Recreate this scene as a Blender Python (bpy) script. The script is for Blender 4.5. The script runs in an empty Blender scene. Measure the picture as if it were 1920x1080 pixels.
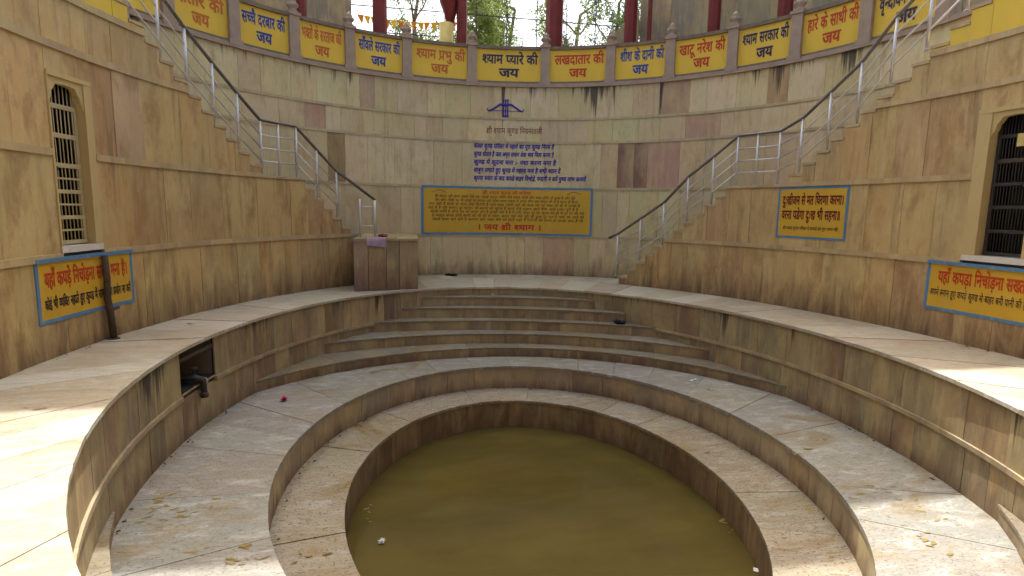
import bpy, bmesh, math, random
from mathutils import Vector, Matrix
random.seed(7)
R = math.radians
scene = bpy.context.scene
col = scene.collection

# ------------------------------------------------------------------ camera
YAW, PITCH, ROLL = -0.190735, -0.139024, 0.017193
cam_d = bpy.data.cameras.new('camera')
cam_d.sensor_width = 36.0
cam_d.lens = 36.0 * 1049.344 / 1920.0
cam_d.clip_start, cam_d.clip_end = 0.05, 3000.0
cam = bpy.data.objects.new('camera', cam_d)
col.objects.link(cam)
fwd = Vector((-math.sin(YAW) * math.cos(PITCH), math.cos(YAW) * math.cos(PITCH), math.sin(PITCH)))
rt0 = Vector((math.cos(YAW), math.sin(YAW), 0))
up0 = rt0.cross(fwd)
rt = rt0 * math.cos(ROLL) + up0 * math.sin(ROLL)
up = -rt0 * math.sin(ROLL) + up0 * math.cos(ROLL)
M = Matrix((rt, up, -fwd)).transposed().to_4x4()
M.translation = Vector((-2.0691, -6.8734, 1.9667))
cam.matrix_world = M
scene.camera = cam

# ------------------------------------------------------------------ light
SUN_EL, SUN_AZ = R(63), R(2)          # azimuth from +Y (behind the far wall) towards +X
world = bpy.data.worlds.new('World')
scene.world = world
world.use_nodes = True
wn = world.node_tree.nodes
sky = wn.new('ShaderNodeTexSky')
sky.sky_type = 'NISHITA'
sky.sun_disc = False
sky.sun_elevation = SUN_EL
sky.sun_rotation = SUN_AZ
sky.air_density = 0.7
sky.dust_density = 6.0
sky.ozone_density = 0.3
world.node_tree.links.new(sky.outputs[0], wn['Background'].inputs['Color'])
wn['Background'].inputs['Strength'].default_value = 0.15
sun_d = bpy.data.lights.new('sun', 'SUN')
sun_d.energy = 2.6
sun_d.angle = R(0.6)
sun_d.color = (1.0, 0.975, 0.94)
sun = bpy.data.objects.new('sun', sun_d)
col.objects.link(sun)
sd = Vector((math.sin(SUN_AZ) * math.cos(SUN_EL), math.cos(SUN_AZ) * math.cos(SUN_EL), math.sin(SUN_EL)))
sun.rotation_euler = sd.to_track_quat('Z', 'Y').to_euler()
vs = scene.view_settings
vs.view_transform = 'Standard'
vs.look = 'None'
vs.gamma = 1.0
vs.exposure = 1.50

scene.cycles.adaptive_threshold = 0.025
scene.cycles.max_bounces = 7
scene.cycles.diffuse_bounces = 5
scene.cycles.glossy_bounces = 3
scene.cycles.transmission_bounces = 4
scene.cycles.caustics_reflective = False
scene.cycles.caustics_refractive = False

# ------------------------------------------------------------------ helpers
def tag(o, label=None, cat=None, group=None, kind=None):
    if cat and not kind: kind = 'thing'
    if label: o['label'] = label
    if cat: o['category'] = cat
    if group: o['group'] = group
    if kind: o['kind'] = kind
    return o

def empty(name, label=None, cat=None, group=None, kind=None, loc=(0, 0, 0)):
    o = bpy.data.objects.new(name, None)
    o.location = loc
    o.empty_display_size = 0.2
    col.objects.link(o)
    return tag(o, label, cat, group, kind)

def mesh_obj(name, verts, faces, mat, parent=None, color=None, smooth=False):
    me = bpy.data.meshes.new(name)
    me.from_pydata([tuple(v) for v in verts], [], faces)
    me.update()
    if smooth:
        me.polygons.foreach_set('use_smooth', [True] * len(me.polygons))
    if mat: me.materials.append(mat)
    o = bpy.data.objects.new(name, me)
    if color: o.color = (*color, 1.0)
    col.objects.link(o)
    if parent:
        o.parent = parent
        o.matrix_parent_inverse = Matrix.Translation(-Vector(parent.location))
    return o

class MB:
    """collects pieces of ONE part"""
    def __init__(s): s.v, s.f = [], []
    def add(s, v, f):
        n = len(s.v)
        s.v += [tuple(p) for p in v]
        s.f += [tuple(i + n for i in q) for q in f]
        return s
    def box(s, a, b):
        (x0, y0, z0), (x1, y1, z1) = a, b
        v = [(x0, y0, z0), (x1, y0, z0), (x1, y1, z0), (x0, y1, z0), (x0, y0, z1), (x1, y0, z1), (x1, y1, z1), (x0, y1, z1)]
        return s.add(v, [(3, 2, 1, 0), (4, 5, 6, 7), (0, 1, 5, 4), (1, 2, 6, 5), (2, 3, 7, 6), (3, 0, 4, 7)])
    def obox(s, c, ax, ay, az, hx, hy, hz):
        c, ax, ay, az = Vector(c), Vector(ax), Vector(ay), Vector(az)
        v = [c + ax * hx * i + ay * hy * j + az * hz * k for k in (-1, 1) for i, j in ((-1, -1), (1, -1), (1, 1), (-1, 1))]
        return s.add(v, [(3, 2, 1, 0), (4, 5, 6, 7), (0, 1, 5, 4), (1, 2, 6, 5), (2, 3, 7, 6), (3, 0, 4, 7)])
    def tube(s, pts, r, n=8, cap=True):
        pts = [Vector(p) for p in pts]
        rs = r if isinstance(r, (list, tuple)) else [r] * len(pts)
        rings = []
        dd = (pts[-1] - pts[0]).normalized()
        ref = Vector((0, 0, 1)) if abs(dd.z) < .75 else Vector((1, .13, 0))
        for i, p in enumerate(pts):
            d = (pts[min(i + 1, len(pts) - 1)] - pts[max(i - 1, 0)]).normalized()
            u = d.cross(ref)
            u.normalize()
            w = u.cross(d)
            rings.append([p + (u * math.cos(2 * math.pi * k / n) + w * math.sin(2 * math.pi * k / n)) * rs[i] for k in range(n)])
        v = [q for g in rings for q in g]
        f = []
        for i in range(len(pts) - 1):
            for k in range(n):
                a, b = i * n + k, i * n + (k + 1) % n
                f.append((a, b, b + n, a + n))
        if cap:
            f.append(tuple(range(n - 1, -1, -1)))
            f.append(tuple(range((len(pts) - 1) * n, len(pts) * n)))
        return s.add(v, f)
    def lathe(s, c, prof, n=12):
        c = Vector(c)
        v = [c + Vector((r * math.cos(2 * math.pi * k / n), r * math.sin(2 * math.pi * k / n), z)) for r, z in prof for k in range(n)]
        f = [(i * n + k, i * n + (k + 1) % n, (i + 1) * n + (k + 1) % n, (i + 1) * n + k) for i in range(len(prof) - 1) for k in range(n)]
        f.append(tuple(range(n - 1, -1, -1)))
        f.append(tuple(range((len(prof) - 1) * n, len(prof) * n)))
        return s.add(v, f)
    def prism(s, poly, z0, z1):
        n = len(poly)
        v = [(x, y, z0) for x, y in poly] + [(x, y, z1) for x, y in poly]
        f = [tuple(range(n - 1, -1, -1)), tuple(range(n, 2 * n))]
        f += [(i, (i + 1) % n, n + (i + 1) % n, n + i) for i in range(n)]
        return s.add(v, f)
    def build(s, name, mat, parent=None, color=None, smooth=False):
        return mesh_obj(name, s.v, s.f, mat, parent, color, smooth)

# ellipses of the pit: centre x, centre y, half-width, half-depth; angle 0 = far wall, + to the right
RI = (0.0, 0.0, 6.5, 9.01)
RO = (-0.093, 2.043, 7.912, 7.912)
R3 = (-0.166, 0.666, 4.983, 6.54)
R2 = (-0.171, 0.286, 3.523, 4.253)
R1 = (-0.228, 0.262, 2.645, 3.51)
ZA, ZB, ZMID, ZW = -1.825, -1.338, -0.714, -2.38
M1, M2, M3, M4 = 1.264, 2.59, 3.926, 4.60
ZCOR, ZTOP = 5.572, 6.669

def ep(e, th, off=0.0):
    t = R(th)
    return Vector((e[0] + (e[2] + off) * math.sin(t), e[1] + (e[3] + off) * math.cos(t), 0))

def speed(e, th, off=0.0):      # metres of arc per degree
    t = R(th)
    return math.hypot((e[2] + off) * math.cos(t), (e[3] + off) * math.sin(t)) * math.pi / 180

def tang(e, th):
    return (ep(e, th + .05) - ep(e, th - .05)).normalized()

def out_pt(th, inset=0.004, off=0.0):   # from the inner wall straight out to the outer wall
    p = ep(RI, th, off)
    t = tang(RI, th)
    n = Vector((-t.y, t.x, 0))
    c = Vector((RO[0], RO[1], 0))
    r = RO[2] - inset
    d = p - c
    b = d.dot(n)
    k = -b + math.sqrt(max(0, b * b - d.length_squared + r * r))
    return p + n * k

def curved(e, t0, t1, z0, z1, o0, o1, mb=None, ztop=None, step=1.6, e2=None, jag=0.0, rg=None):
    """curved block between two offsets of an ellipse (o0 the inner face)"""
    mb = mb or MB()
    n = max(1, int(math.ceil(abs(t1 - t0) / step)))
    v, f = [], []
    for i in range(n + 1):
        th = t0 + (t1 - t0) * i / n
        a, b = ep(e, th, o0 + (rg.uniform(-jag, jag) if jag else 0)), ep(e2 or e, th, o1)
        zt = z1 if ztop is None else ztop(th)
        v += [(a.x, a.y, z0), (b.x, b.y, z0), (b.x, b.y, zt), (a.x, a.y, zt)]
    for i in range(n):
        p, q = 4 * i, 4 * i + 4
        f += [(p, p + 3, q + 3, q), (p + 1, q + 1, q + 2, p + 2), (p + 3, p + 2, q + 2, q + 3), (p, q, q + 1, p + 1)]
    f += [(0, 1, 2, 3), (4 * n, 4 * n + 3, 4 * n + 2, 4 * n + 1)]
    return mb.add(v, f)

def splits(e, t0, t1, wmin, wmax, rng, forced=()):
    cuts = [t0]
    stops = sorted([x for x in forced if t0 < x < t1]) + [t1]
    for s in stops:
        while True:
            w = rng.uniform(wmin, wmax) / speed(e, cuts[-1])
            if cuts[-1] + w * 1.45 > s:
                cuts.append(s)
                break
            cuts.append(cuts[-1] + w)
    return cuts

# ------------------------------------------------------------------ materials
class N:
    def __init__(s, name):
        s.m = bpy.data.materials.new(name)
        s.m.use_nodes = True
        s.t = s.m.node_tree
        s.b = s.t.nodes['Principled BSDF']
        s.b.inputs['Specular IOR Level'].default_value = 0.3
    def n(s, k, **kw):
        o = s.t.nodes.new(k)
        for a, b in kw.items(): setattr(o, a, b)
        return o
    def l(s, a, b): s.t.links.new(a, b)
    def coord(s, scale=(1, 1, 1), rand=0.0):
        tc = s.n('ShaderNodeTexCoord')
        mp = s.n('ShaderNodeMapping')
        mp.inputs['Scale'].default_value = scale
        s.l(tc.outputs['Object'], mp.inputs['Vector'])
        if rand:
            oi = s.n('ShaderNodeObjectInfo')
            mu = s.math('MULTIPLY', oi.outputs['Random'], rand)
            s.l(mu, mp.inputs['Location'])
        return mp.outputs[0]
    def noise(s, vec, scale=1.0, detail=4.0, rough=0.55, dist=0.0):
        o = s.n('ShaderNodeTexNoise')
        o.inputs['Scale'].default_value = scale
        o.inputs['Detail'].default_value = detail
        o.inputs['Roughness'].default_value = rough
        o.inputs['Distortion'].default_value = dist
        s.l(vec, o.inputs['Vector'])
        return o.outputs['Fac']
    def math(s, op, a, b=None, clamp=False):
        o = s.n('ShaderNodeMath', operation=op)
        o.use_clamp = clamp
        for i, x in enumerate((a, b)):
            if x is None: continue
            if isinstance(x, (int, float)): o.inputs[i].default_value = x
            else: s.l(x, o.inputs[i])
        return o.outputs[0]
    def ramp(s, fac, lo, hi):
        o = s.n('ShaderNodeMapRange')
        o.inputs['From Min'].default_value = lo
        o.inputs['From Max'].default_value = hi
        s.l(fac, o.inputs['Value'])
        return o.outputs[0]
    def mix(s, fac, a, b, mode='MIX'):
        o = s.n('ShaderNodeMix', data_type='RGBA', blend_type=mode)
        for i, x in ((0, fac), (6, a), (7, b)):
            if isinstance(x, (int, float)): o.inputs[i].default_value = x
            elif isinstance(x, tuple): o.inputs[i].default_value = (*x, 1)
            else: s.l(x, o.inputs[i])
        return o.outputs[2]
    def z(s):
        g = s.n('ShaderNodeNewGeometry')
        x = s.n('ShaderNodeSeparateXYZ')
        s.l(g.outputs['Position'], x.inputs[0])
        return x.outputs
    def bump(s, h, strength=0.3, dist=0.01):
        o = s.n('ShaderNodeBump')
        o.inputs['Strength'].default_value = strength
        o.inputs['Distance'].default_value = dist
        s.l(h, o.inputs['Height'])
        s.l(o.outputs[0], s.b.inputs['Normal'])
    def out(s, c, rough=0.7, metal=0.0):
        if isinstance(c, tuple): s.b.inputs['Base Color'].default_value = (*c, 1)
        else: s.l(c, s.b.inputs['Base Color'])
        if isinstance(rough, (int, float)): s.b.inputs['Roughness'].default_value = rough
        else: s.l(rough, s.b.inputs['Roughness'])
        s.b.inputs['Metallic'].default_value = metal
        return s.m

def wall_stone(name, foot=None, drip=None, brown=0.5, blotch=0.0, wins=()):
    """sandstone facing: colour of the slab from the object, blotches, run-down stains, damp foot"""
    k = N(name)
    oi = k.n('ShaderNodeObjectInfo')
    c = oi.outputs['Color']
    b1 = k.noise(k.coord((1.5, 1.5, .8), 31), 1.0, 7, .66, .25)
    c = k.mix(k.math('MULTIPLY', k.ramp(b1, .42, .66), .55), c, (.62, .47, .21))
    b2 = k.noise(k.coord((2.6, 2.6, 1.1), 17), 1.0, 8, .72, .3)
    c = k.mix(k.math('MULTIPLY', k.ramp(b2, .50, .64), brown), c, (.29, .16, .06))
    d1 = k.noise(k.coord((6, 6, .40)), 1.0, 7, .68, .3)
    c = k.mix(k.math('MULTIPLY', k.ramp(d1, .55, .70), brown * .95), c, (.17, .10, .045))
    d2 = k.noise(k.coord((7, 7, .7), 3), 1.0, 7, .74, .3)
    c = k.mix(k.math('MULTIPLY', k.ramp(d2, .52, .70), .35), c, (.60, .50, .29))
    g = k.noise(k.coord((16, 16, 7), 9), 1.0, 6, .78, .1)
    c = k.mix(k.math('MULTIPLY', k.ramp(g, .35, .75), .22), c, (.19, .135, .07))
    gr = k.noise(k.coord((.8, .8, .8)), 1.0, 4, .6)
    c = k.mix(k.math('MULTIPLY', k.ramp(gr, .48, .66), .25), c, (.36, .34, .17))
    zz = k.z()[2]
    if foot is not None:
        z0, h = foot
        rag = k.noise(k.coord((4.2, 4.2, .8)), 1.0, 6, .7, .6)
        up_ = k.math('DIVIDE', k.math('SUBTRACT', zz, z0), h)
        f = k.math('SUBTRACT', k.math('MULTIPLY', rag, 2.4), k.math('ADD', up_, .45), True)
        c = k.mix(k.math('MULTIPLY', f, .88), c, (.115, .062, .04))
    if drip is not None:
        z1, h, lo = drip
        rag = k.noise(k.coord((3.6, 3.6, .10)), 1.0, 5, .75)
        big = k.noise(k.coord((.45, .45, .05)), 1.0, 1)
        rag = k.math('ADD', rag, k.math('MULTIPLY', k.math('SUBTRACT', big, .5), .5))
        if wins:
            px = k.z()
            ang = k.math('MULTIPLY', k.math('ARCTAN2', k.math('SUBTRACT', px[0], RO[0]), k.math('SUBTRACT', px[1], RO[1])), 57.2958)
            for cth, wth, amp in wins:
                d_ = k.math('DIVIDE', k.math('ABSOLUTE', k.math('SUBTRACT', ang, cth)), wth)
                rag = k.math('ADD', rag, k.math('MULTIPLY', k.math('SUBTRACT', 1.0, d_, True), amp))
        dn = k.math('DIVIDE', k.math('SUBTRACT', z1, zz), h)
        f = k.math('SUBTRACT', k.math('MULTIPLY', k.math('SUBTRACT', rag, lo), 6.0), dn, True)
        f = k.math('MULTIPLY', f, k.math('GREATER_THAN', dn, 0.0))
        c = k.mix(k.math('MULTIPLY', k.ramp(f, 0, .45), .88), c, (.035, .03, .022))
    fine = k.noise(k.coord((60, 60, 30)), 1.0, 3)
    k.bump(k.math('ADD', k.math('MULTIPLY', g, .6), k.math('MULTIPLY', fine, .4)), .3, .008)
    return k.out(c, .6)

def floor_stone(name, dirt=0.6, pale_amt=0.65):
    """pale paving with grain lines, scum lines, grit and brown puddle stains"""
    k = N(name)
    oi = k.n('ShaderNodeObjectInfo')
    c = oi.outputs['Color']
    g1 = k.noise(k.coord((1.3, 11, 4), 5), 1.0, 7, .7, 1.4)
    c = k.mix(k.math('MULTIPLY', k.ramp(g1, .40, .68), .5), c, (.25, .22, .155))
    pale = k.noise(k.coord((2.4, 6, 3), 8), 1.0, 6, .7, .8)
    c = k.mix(k.math('MULTIPLY', k.ramp(pale, .50, .66), pale_amt), c, (.43, .43, .39))
    s1 = k.noise(k.coord((.8, 1.3, 1)), 1.0, 6, .66, .9)
    c = k.mix(k.math('MULTIPLY', k.ramp(s1, .52, .66), .8 * dirt), c, (.235, .175, .09))
    g2 = k.noise(k.coord((5, 34, 8)), 1.0, 6, .75, 2.0)
    c = k.mix(k.math('MULTIPLY', k.ramp(g2, .53, .63), .8 * dirt), c, (.13, .10, .065))
    s2 = k.noise(k.coord((3.4, 6.5, 1)), 1.0, 6, .7, 1.2)
    c = k.mix(k.math('MULTIPLY', k.ramp(s2, .60, .66), .8 * dirt), c, (.23, .17, .055))
    sp = k.noise(k.coord((30, 30, 30)), 1.0, 4, .7)
    c = k.mix(k.math('MULTIPLY', k.ramp(sp, .57, .64), .75 * dirt), c, (.08, .06, .035))
    k.bump(k.math('ADD', k.math('MULTIPLY', g2, .5), k.math('MULTIPLY', sp, .5)), .3, .008)
    return k.out(c, k.ramp(s1, .8, .4))

def paint(name, colr, wear=0.35, under=(.42, .36, .2)):
    k = N(name)
    a = k.noise(k.coord((9, 9, 3)), 1.0, 5, .65)
    b = k.noise(k.coord((2.2, 2.2, 1.1)), 1.0, 4)
    c = k.mix(k.math('MULTIPLY', k.ramp(b, .3, .75), .4), colr, tuple(x * .72 for x in colr))
    c = k.mix(k.math('MULTIPLY', k.ramp(a, .56, .72), wear), c, under)
    k.bump(a, .1, .003)
    return k.out(c, .55)

def plain(name, colr, rough=.6, metal=0., var=.25, scale=6):
    k = N(name)
    a = k.noise(k.coord((1, 1, 1)), scale, 5, .6)
    c = k.mix(k.math('MULTIPLY', k.ramp(a, .35, .7), var * 1.5), colr, tuple(x * .55 for x in colr))
    k.bump(a, .12, .004)
    return k.out(c, rough, metal)

MT = {}
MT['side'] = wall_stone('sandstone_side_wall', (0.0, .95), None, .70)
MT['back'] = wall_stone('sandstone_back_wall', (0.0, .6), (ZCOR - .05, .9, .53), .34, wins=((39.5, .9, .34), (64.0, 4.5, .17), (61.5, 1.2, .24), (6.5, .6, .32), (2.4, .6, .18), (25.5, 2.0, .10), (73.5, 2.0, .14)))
MT['riser'] = wall_stone('sandstone_riser', (ZB, .35), (-.05, .7, .56), .5)
MT['low'] = wall_stone('sandstone_low_riser', (ZA, .3), None, .35)
MT['pool'] = wall_stone('sandstone_pool_wall', (ZW, .9), None, .8)
MT['trim'] = wall_stone('sandstone_moulding', None, None, .3)
MT['step'] = floor_stone('step_stone', 1.2, .15)
MT['floor'] = floor_stone('terrace_stone', .85)
MT['floor_low'] = floor_stone('lower_terrace_stone', 1.15, .45)
MT['floor_up'] = floor_stone('upper_terrace_stone', .42)
MT['core'] = plain('mortar', (.14, .11, .08), .9)
MT['yellow'] = paint('yellow_paint', (.72, .48, .05), .35, (.5, .36, .12))
MT['ochre'] = paint('ochre_paint', (.58, .35, .03), .3)
MT['yellow_wall'] = paint('yellow_wall_paint', (.66, .46, .05), .35)
MT['blue_border'] = paint('blue_border_paint', (.09, .21, .36), .4)
MT['t_blue'] = paint('blue_lettering', (.02, .06, .26), .2, (.5, .34, .06))
MT['t_navy'] = paint('navy_lettering', (.025, .025, .07), .2, (.5, .34, .06))
MT['t_red'] = paint('red_lettering', (.50, .055, .012), .2, (.5, .34, .06))
MT['t_orange'] = paint('orange_lettering', (.52, .13, .025), .6, (.56, .34, .06))
MT['t_maroon'] = paint('maroon_lettering', (.16, .018, .01), .2, (.5, .34, .06))
MT['t_black'] = paint('black_lettering', (.045, .035, .03), .35, (.5, .34, .06))
MT['t_violet'] = paint('violet_lettering', (.045, .028, .30), .2, (.4, .34, .22))
MT['t_rust'] = paint('rust_lettering', (.22, .075, .045), .5, (.4, .34, .22))
MT['t_umber'] = paint('umber_lettering', (.15, .085, .02), .4, (.5, .30, .03))
MT['steel'] = plain('stainless_steel', (.62, .60, .57), .34, .45, .2)
MT['steel_dull'] = plain('dull_steel_handrail', (.20, .18, .17), .4, .8, .3)
MT['post'] = plain('parapet_stone', (.36, .27, .20), .75, 0, .3, 5)
MT['coping'] = plain('parapet_coping_stone', (.20, .155, .115), .8, 0, .4, 7)
MT['cream_iron'] = plain('cream_painted_iron', (.50, .41, .22), .5, 0, .3)
MT['iron'] = plain('dark_iron', (.055, .05, .045), .5, .3, .3)
MT['dark'] = plain('interior_shade_black', (.02, .018, .017), .9)  # near-black colour stands in for shade inside the openings
MT['frame'] = paint('cream_door_surround', (.50, .38, .17), .35, (.33, .22, .1))
MT['sill'] = plain('white_sill', (.62, .58, .50), .6)
MT['rust'] = plain('rusty_pipe', (.085, .058, .036), .8, .1, .5, 14)
MT['redcol'] = plain('dark_red_paint', (.155, .018, .014), .5, 0, .35, 4)
MT['grey_wall'] = wall_stone('grey_gallery_wall', None, None, .25)
def sheet_mat():  # sheet of the added canopy, translucency and tint set to soften the shade
    k = N('translucent_shade_sheet')
    k.out((.78, .80, .74), .6)
    tr = k.n('ShaderNodeBsdfTranslucent')
    tr.inputs['Color'].default_value = (.885, .91, .84, 1)
    mx = k.n('ShaderNodeMixShader')
    mx.inputs[0].default_value = .8
    k.l(k.b.outputs[0], mx.inputs[1])
    k.l(tr.outputs[0], mx.inputs[2])
    k.l(mx.outputs[0], k.t.nodes['Material Output'].inputs['Surface'])
    return k.m
MT['roof'] = sheet_mat()
MT['black'] = plain('black_cloth', (.012, .012, .014), .9)
MT['pink'] = plain('pink_petals', (.55, .03, .16), .6)
MT['white'] = plain('white_scrap', (.75, .74, .70), .6)
MT['cream'] = plain('cream_flower', (.68, .60, .30), .6)
MT['lilac'] = plain('lilac_cloth', (.36, .26, .32), .85)
MT['redcloth'] = plain('red_cloth', (.22, .03, .03), .85)
MT['litter'] = plain('wet_leaf_litter', (.26, .19, .05), .7, 0, .6, 20)
MT['plaster'] = plain('white_plaster', (.74, .75, .76), .8, 0, .1)
MT['window'] = plain('window_glass', (.16, .18, .2), .2)
MT['bark'] = plain('bark', (.20, .17, .14), .9, 0, .5, 12)
MT['earth'] = plain('dusty_ground', (.30, .25, .18), .95, 0, .3, .6)
MT['flag_y'] = plain('yellow_flag', (.75, .48, .03), .8)
MT['flag_o'] = plain('orange_flag', (.65, .22, .02), .8)
MT['yellow_post'] = plain('yellow_post', (.60, .47, .16), .6)

def leaf_mat(name, a, b):
    k = N(name)
    n = k.noise(k.coord((1, 1, 1)), 1.6, 3)
    c = k.mix(k.ramp(n, .35, .65), a, b)
    k.out(c, .55)
    tr = k.n('ShaderNodeBsdfTranslucent')
    k.l(k.mix(.5, c, tuple(min(1, x * 2.0) for x in b)), tr.inputs['Color'])
    mx = k.n('ShaderNodeMixShader')
    mx.inputs[0].default_value = .45
    k.l(k.b.outputs[0], mx.inputs[1])
    k.l(tr.outputs[0], mx.inputs[2])
    k.l(mx.outputs[0], k.t.nodes['Material Output'].inputs['Surface'])
    return k.m
MT['leaf'] = leaf_mat('tree_leaves', (.06, .10, .025), (.13, .17, .035))
MT['leaf_d'] = leaf_mat('tree_leaves_dark', (.035, .07, .02), (.08, .12, .03))

def water_mat():
    k = N('murky_water')
    big = k.noise(k.coord((.45, 1.1, 1)), 1.0, 6, .62, .2)
    c = k.mix(k.ramp(big, .35, .68), (.098, .076, .020), (.066, .053, .014))
    w = k.noise(k.coord((2.2, 9, 1)), 1.0, 4, .55, .4)
    k.bump(w, .07, .02)
    k.b.inputs['IOR'].default_value = 1.33
    k.b.inputs['Specular IOR Level'].default_value = .7
    return k.out(c, .025)
MT['water'] = water_mat()

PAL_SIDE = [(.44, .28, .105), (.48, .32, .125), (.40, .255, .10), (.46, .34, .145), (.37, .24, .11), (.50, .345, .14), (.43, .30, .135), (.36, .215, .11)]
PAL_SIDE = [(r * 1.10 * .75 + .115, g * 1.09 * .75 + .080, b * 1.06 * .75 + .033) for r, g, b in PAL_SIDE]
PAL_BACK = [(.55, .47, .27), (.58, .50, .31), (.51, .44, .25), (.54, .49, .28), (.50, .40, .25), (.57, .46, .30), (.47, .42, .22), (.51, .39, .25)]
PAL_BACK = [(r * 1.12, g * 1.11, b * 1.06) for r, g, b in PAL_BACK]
PAL_PINK = [(.38, .23, .16), (.43, .27, .19), (.34, .20, .10), (.45, .32, .22)]
PAL_RISER = [(.23, .175, .105), (.26, .205, .12), (.21, .165, .105), (.25, .19, .12), (.28, .22, .13), (.22, .145, .095)]
PAL_RISER = [(r * .86, g * .88, b * .88) for r, g, b in PAL_RISER]
PAL_UP = [(.41, .365, .275), (.45, .41, .32), (.375, .325, .235), (.41, .35, .265), (.46, .425, .345), (.375, .31, .225)]
PAL_UP = [(r * 1.10, g * 1.09, b * 1.06) for r, g, b in PAL_UP]
PAL_FLOOR = [(.345, .33, .285), (.36, .345, .295), (.325, .31, .27), (.345, .325, .27), (.335, .33, .29)]
PAL_FLOOR = [(r * .74, g * .745, b * .76) for r, g, b in PAL_FLOOR]
PAL_LOW = [(.34, .28, .19), (.36, .30, .21), (.31, .25, .165), (.35, .30, .225)]
PAL_LOW = [(r * .84, g * .86, b * .88) for r, g, b in PAL_LOW]
def jit(c, rng, a=.07):
    f = 1 + rng.uniform(-a, a)
    return tuple(min(1, max(0, x * f * (1 + rng.uniform(-.03, .03)))) for x in c)

# ------------------------------------------------------------------ Devanagari lettering (built-in interface font, shaped by hand)
_fc = bpy.data.curves.new('lettering_source', 'FONT')
_fc.resolution_u = 2
_fo = bpy.data.objects.new('lettering_source', _fc)
col.objects.link(_fo)
_glyph = {}
def _mesh_of(body, bold):
    _fc.body = body
    _fc.offset = bold
    bpy.context.view_layer.update()
    dg = bpy.context.evaluated_depsgraph_get()
    ob = _fo.evaluated_get(dg)
    me = ob.to_mesh()
    v = [(p.co.x, p.co.y) for p in me.vertices]
    f = [tuple(p.vertices) for p in me.polygons]
    ob.to_mesh_clear()
    return v, f
_ref = None
def glyph(ch, half=False, bold=.018):
    global _ref
    bold = min(bold, .012)
    key = (ch, half, bold)
    if key in _glyph: return _glyph[key]
    if ch == ' ':
        r = ([], [], .32)
    else:
        if _ref is None: _ref = max(p[0] for p in _mesh_of('म', 0)[0])
        v, f = _mesh_of(ch, bold)
        adv = max(p[0] for p in _mesh_of(ch + 'म', 0)[0]) - _ref
        if half and v:
            cut = adv - (.30 if ch in 'कफ' else .165)
            bm = bmesh.new()
            vs_ = [bm.verts.new((x, y, 0)) for x, y in v]
            for q in f:
                try: bm.faces.new([vs_[i] for i in q])
                except ValueError: pass
            bmesh.ops.bisect_plane(bm, geom=bm.verts[:] + bm.edges[:] + bm.faces[:], plane_co=(cut, 0, 0), plane_no=(1, 0, 0), clear_outer=True)
            bm.verts.index_update()
            v = [(p.co.x, p.co.y) for p in bm.verts]
            f = [tuple(p.index for p in q.verts) for q in bm.faces]
            bm.free()
            adv = cut - .01
        r = (v, f, adv)
    _glyph[key] = r
    return r
CONS = set(chr(c) for c in range(0x915, 0x93A))
def shape(s):
    out, i = [], 0
    while i < len(s):
        if s[i] in CONS:
            j, cl = i, []
            while True:
                c = s[j]; j += 1
                if j < len(s) and s[j] == '़': c += '़'; j += 1
                cl.append(c)
                if j + 1 < len(s) and s[j] == '्' and s[j + 1] in CONS: j += 1
                else: break
            if j < len(s) and s[j] == 'ि':
                out.append(('ि', False)); j += 1
            k = 0
            while k < len(cl):
                c = cl[k]
                if k + 1 < len(cl) and cl[k + 1] == 'र':
                    out.append((c, False)); out.append(('RA', False)); k += 2; continue
                h = k + 1 < len(cl)
                for x in c: out.append((x, h and x in CONS and x not in 'टठडढदहरछङ'))
                if h and c[0] in 'टठडढदहरछङ': out.append(('्', False))
                k += 1
            i = j
        else:
            out.append((s[i], False)); i += 1
    return out
def text2d(s, bold=.018):
    """2-D triangles of one line, total width"""
    V, F, x = [], [], 0.0
    for ch, h in shape(s):
        if ch == 'RA':
            n = len(V)
            V += [(x - .40, .20), (x - .34, .13), (x - .56, -.06), (x - .61, .0)]
            F.append((n, n + 3, n + 2, n + 1))
            continue
        v, f, a = glyph(ch, h, bold)
        n = len(V)
        V += [(p + x, q) for p, q in v]
        F += [tuple(i + n for i in t) for t in f]
        x += a
    return V, F, x

def lettering(e, th, z, width, height, s, mat, parent, off=-.012, bold=.018, align='c', slant=0.0, name='lettering', mb=None, rise=0.0, fat=0.0):
    """one painted line wrapped on the curved wall; height = capital height"""
    V, F, w = text2d(s, bold)
    sc = height / .62
    sx = sc if width is None else width / max(w, .01)
    k = speed(e, th)
    x0 = {'c': -w * sx / 2, 'l': 0.0, 'r': -w * sx}[align]
    pts = []
    if fat:
        n0, V0, F0 = len(V), list(V), list(F)
        for i, (dx, dy) in enumerate(((fat, 0), (fat * .5, fat * .8))):
            V = V + [(x + dx, y + dy) for x, y in V0]
            F = F + [tuple(q + n0 * (i + 1) for q in t) for t in F0]
    for vi, (x, y) in enumerate(V):
        lay = .0005 * (vi // n0) if fat else 0.0
        u = x0 + x * sx + y * sc * slant
        p = ep(e, th + u / k, off - lay)
        pts.append((p.x, p.y, z + y * sc + rise * u))
    if mb is not None:
        mb.add(pts, F)
        return None
    return mesh_obj(name, pts, F, mat, parent)

# ------------------------------------------------------------------ the setting: ground, water, terraces
g_in = [ep(RO, t, 0.3) for t in range(0, 360, 6)]
v = [(p.x, p.y, ZCOR - .10) for p in g_in] + [(p.x * 9, p.y * 9, ZCOR - .10) for p in g_in] + [(p.x * 200, p.y * 200, ZCOR - .10) for p in g_in]
n = len(g_in)
f = [(i, (i + 1) % n, n + (i + 1) % n, n + i) for i in range(n)] + [(n + i, n + (i + 1) % n, 2 * n + (i + 1) % n, 2 * n + i) for i in range(n)]
tag(mesh_obj('ground', v, f, MT['earth']), kind='structure')

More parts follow.
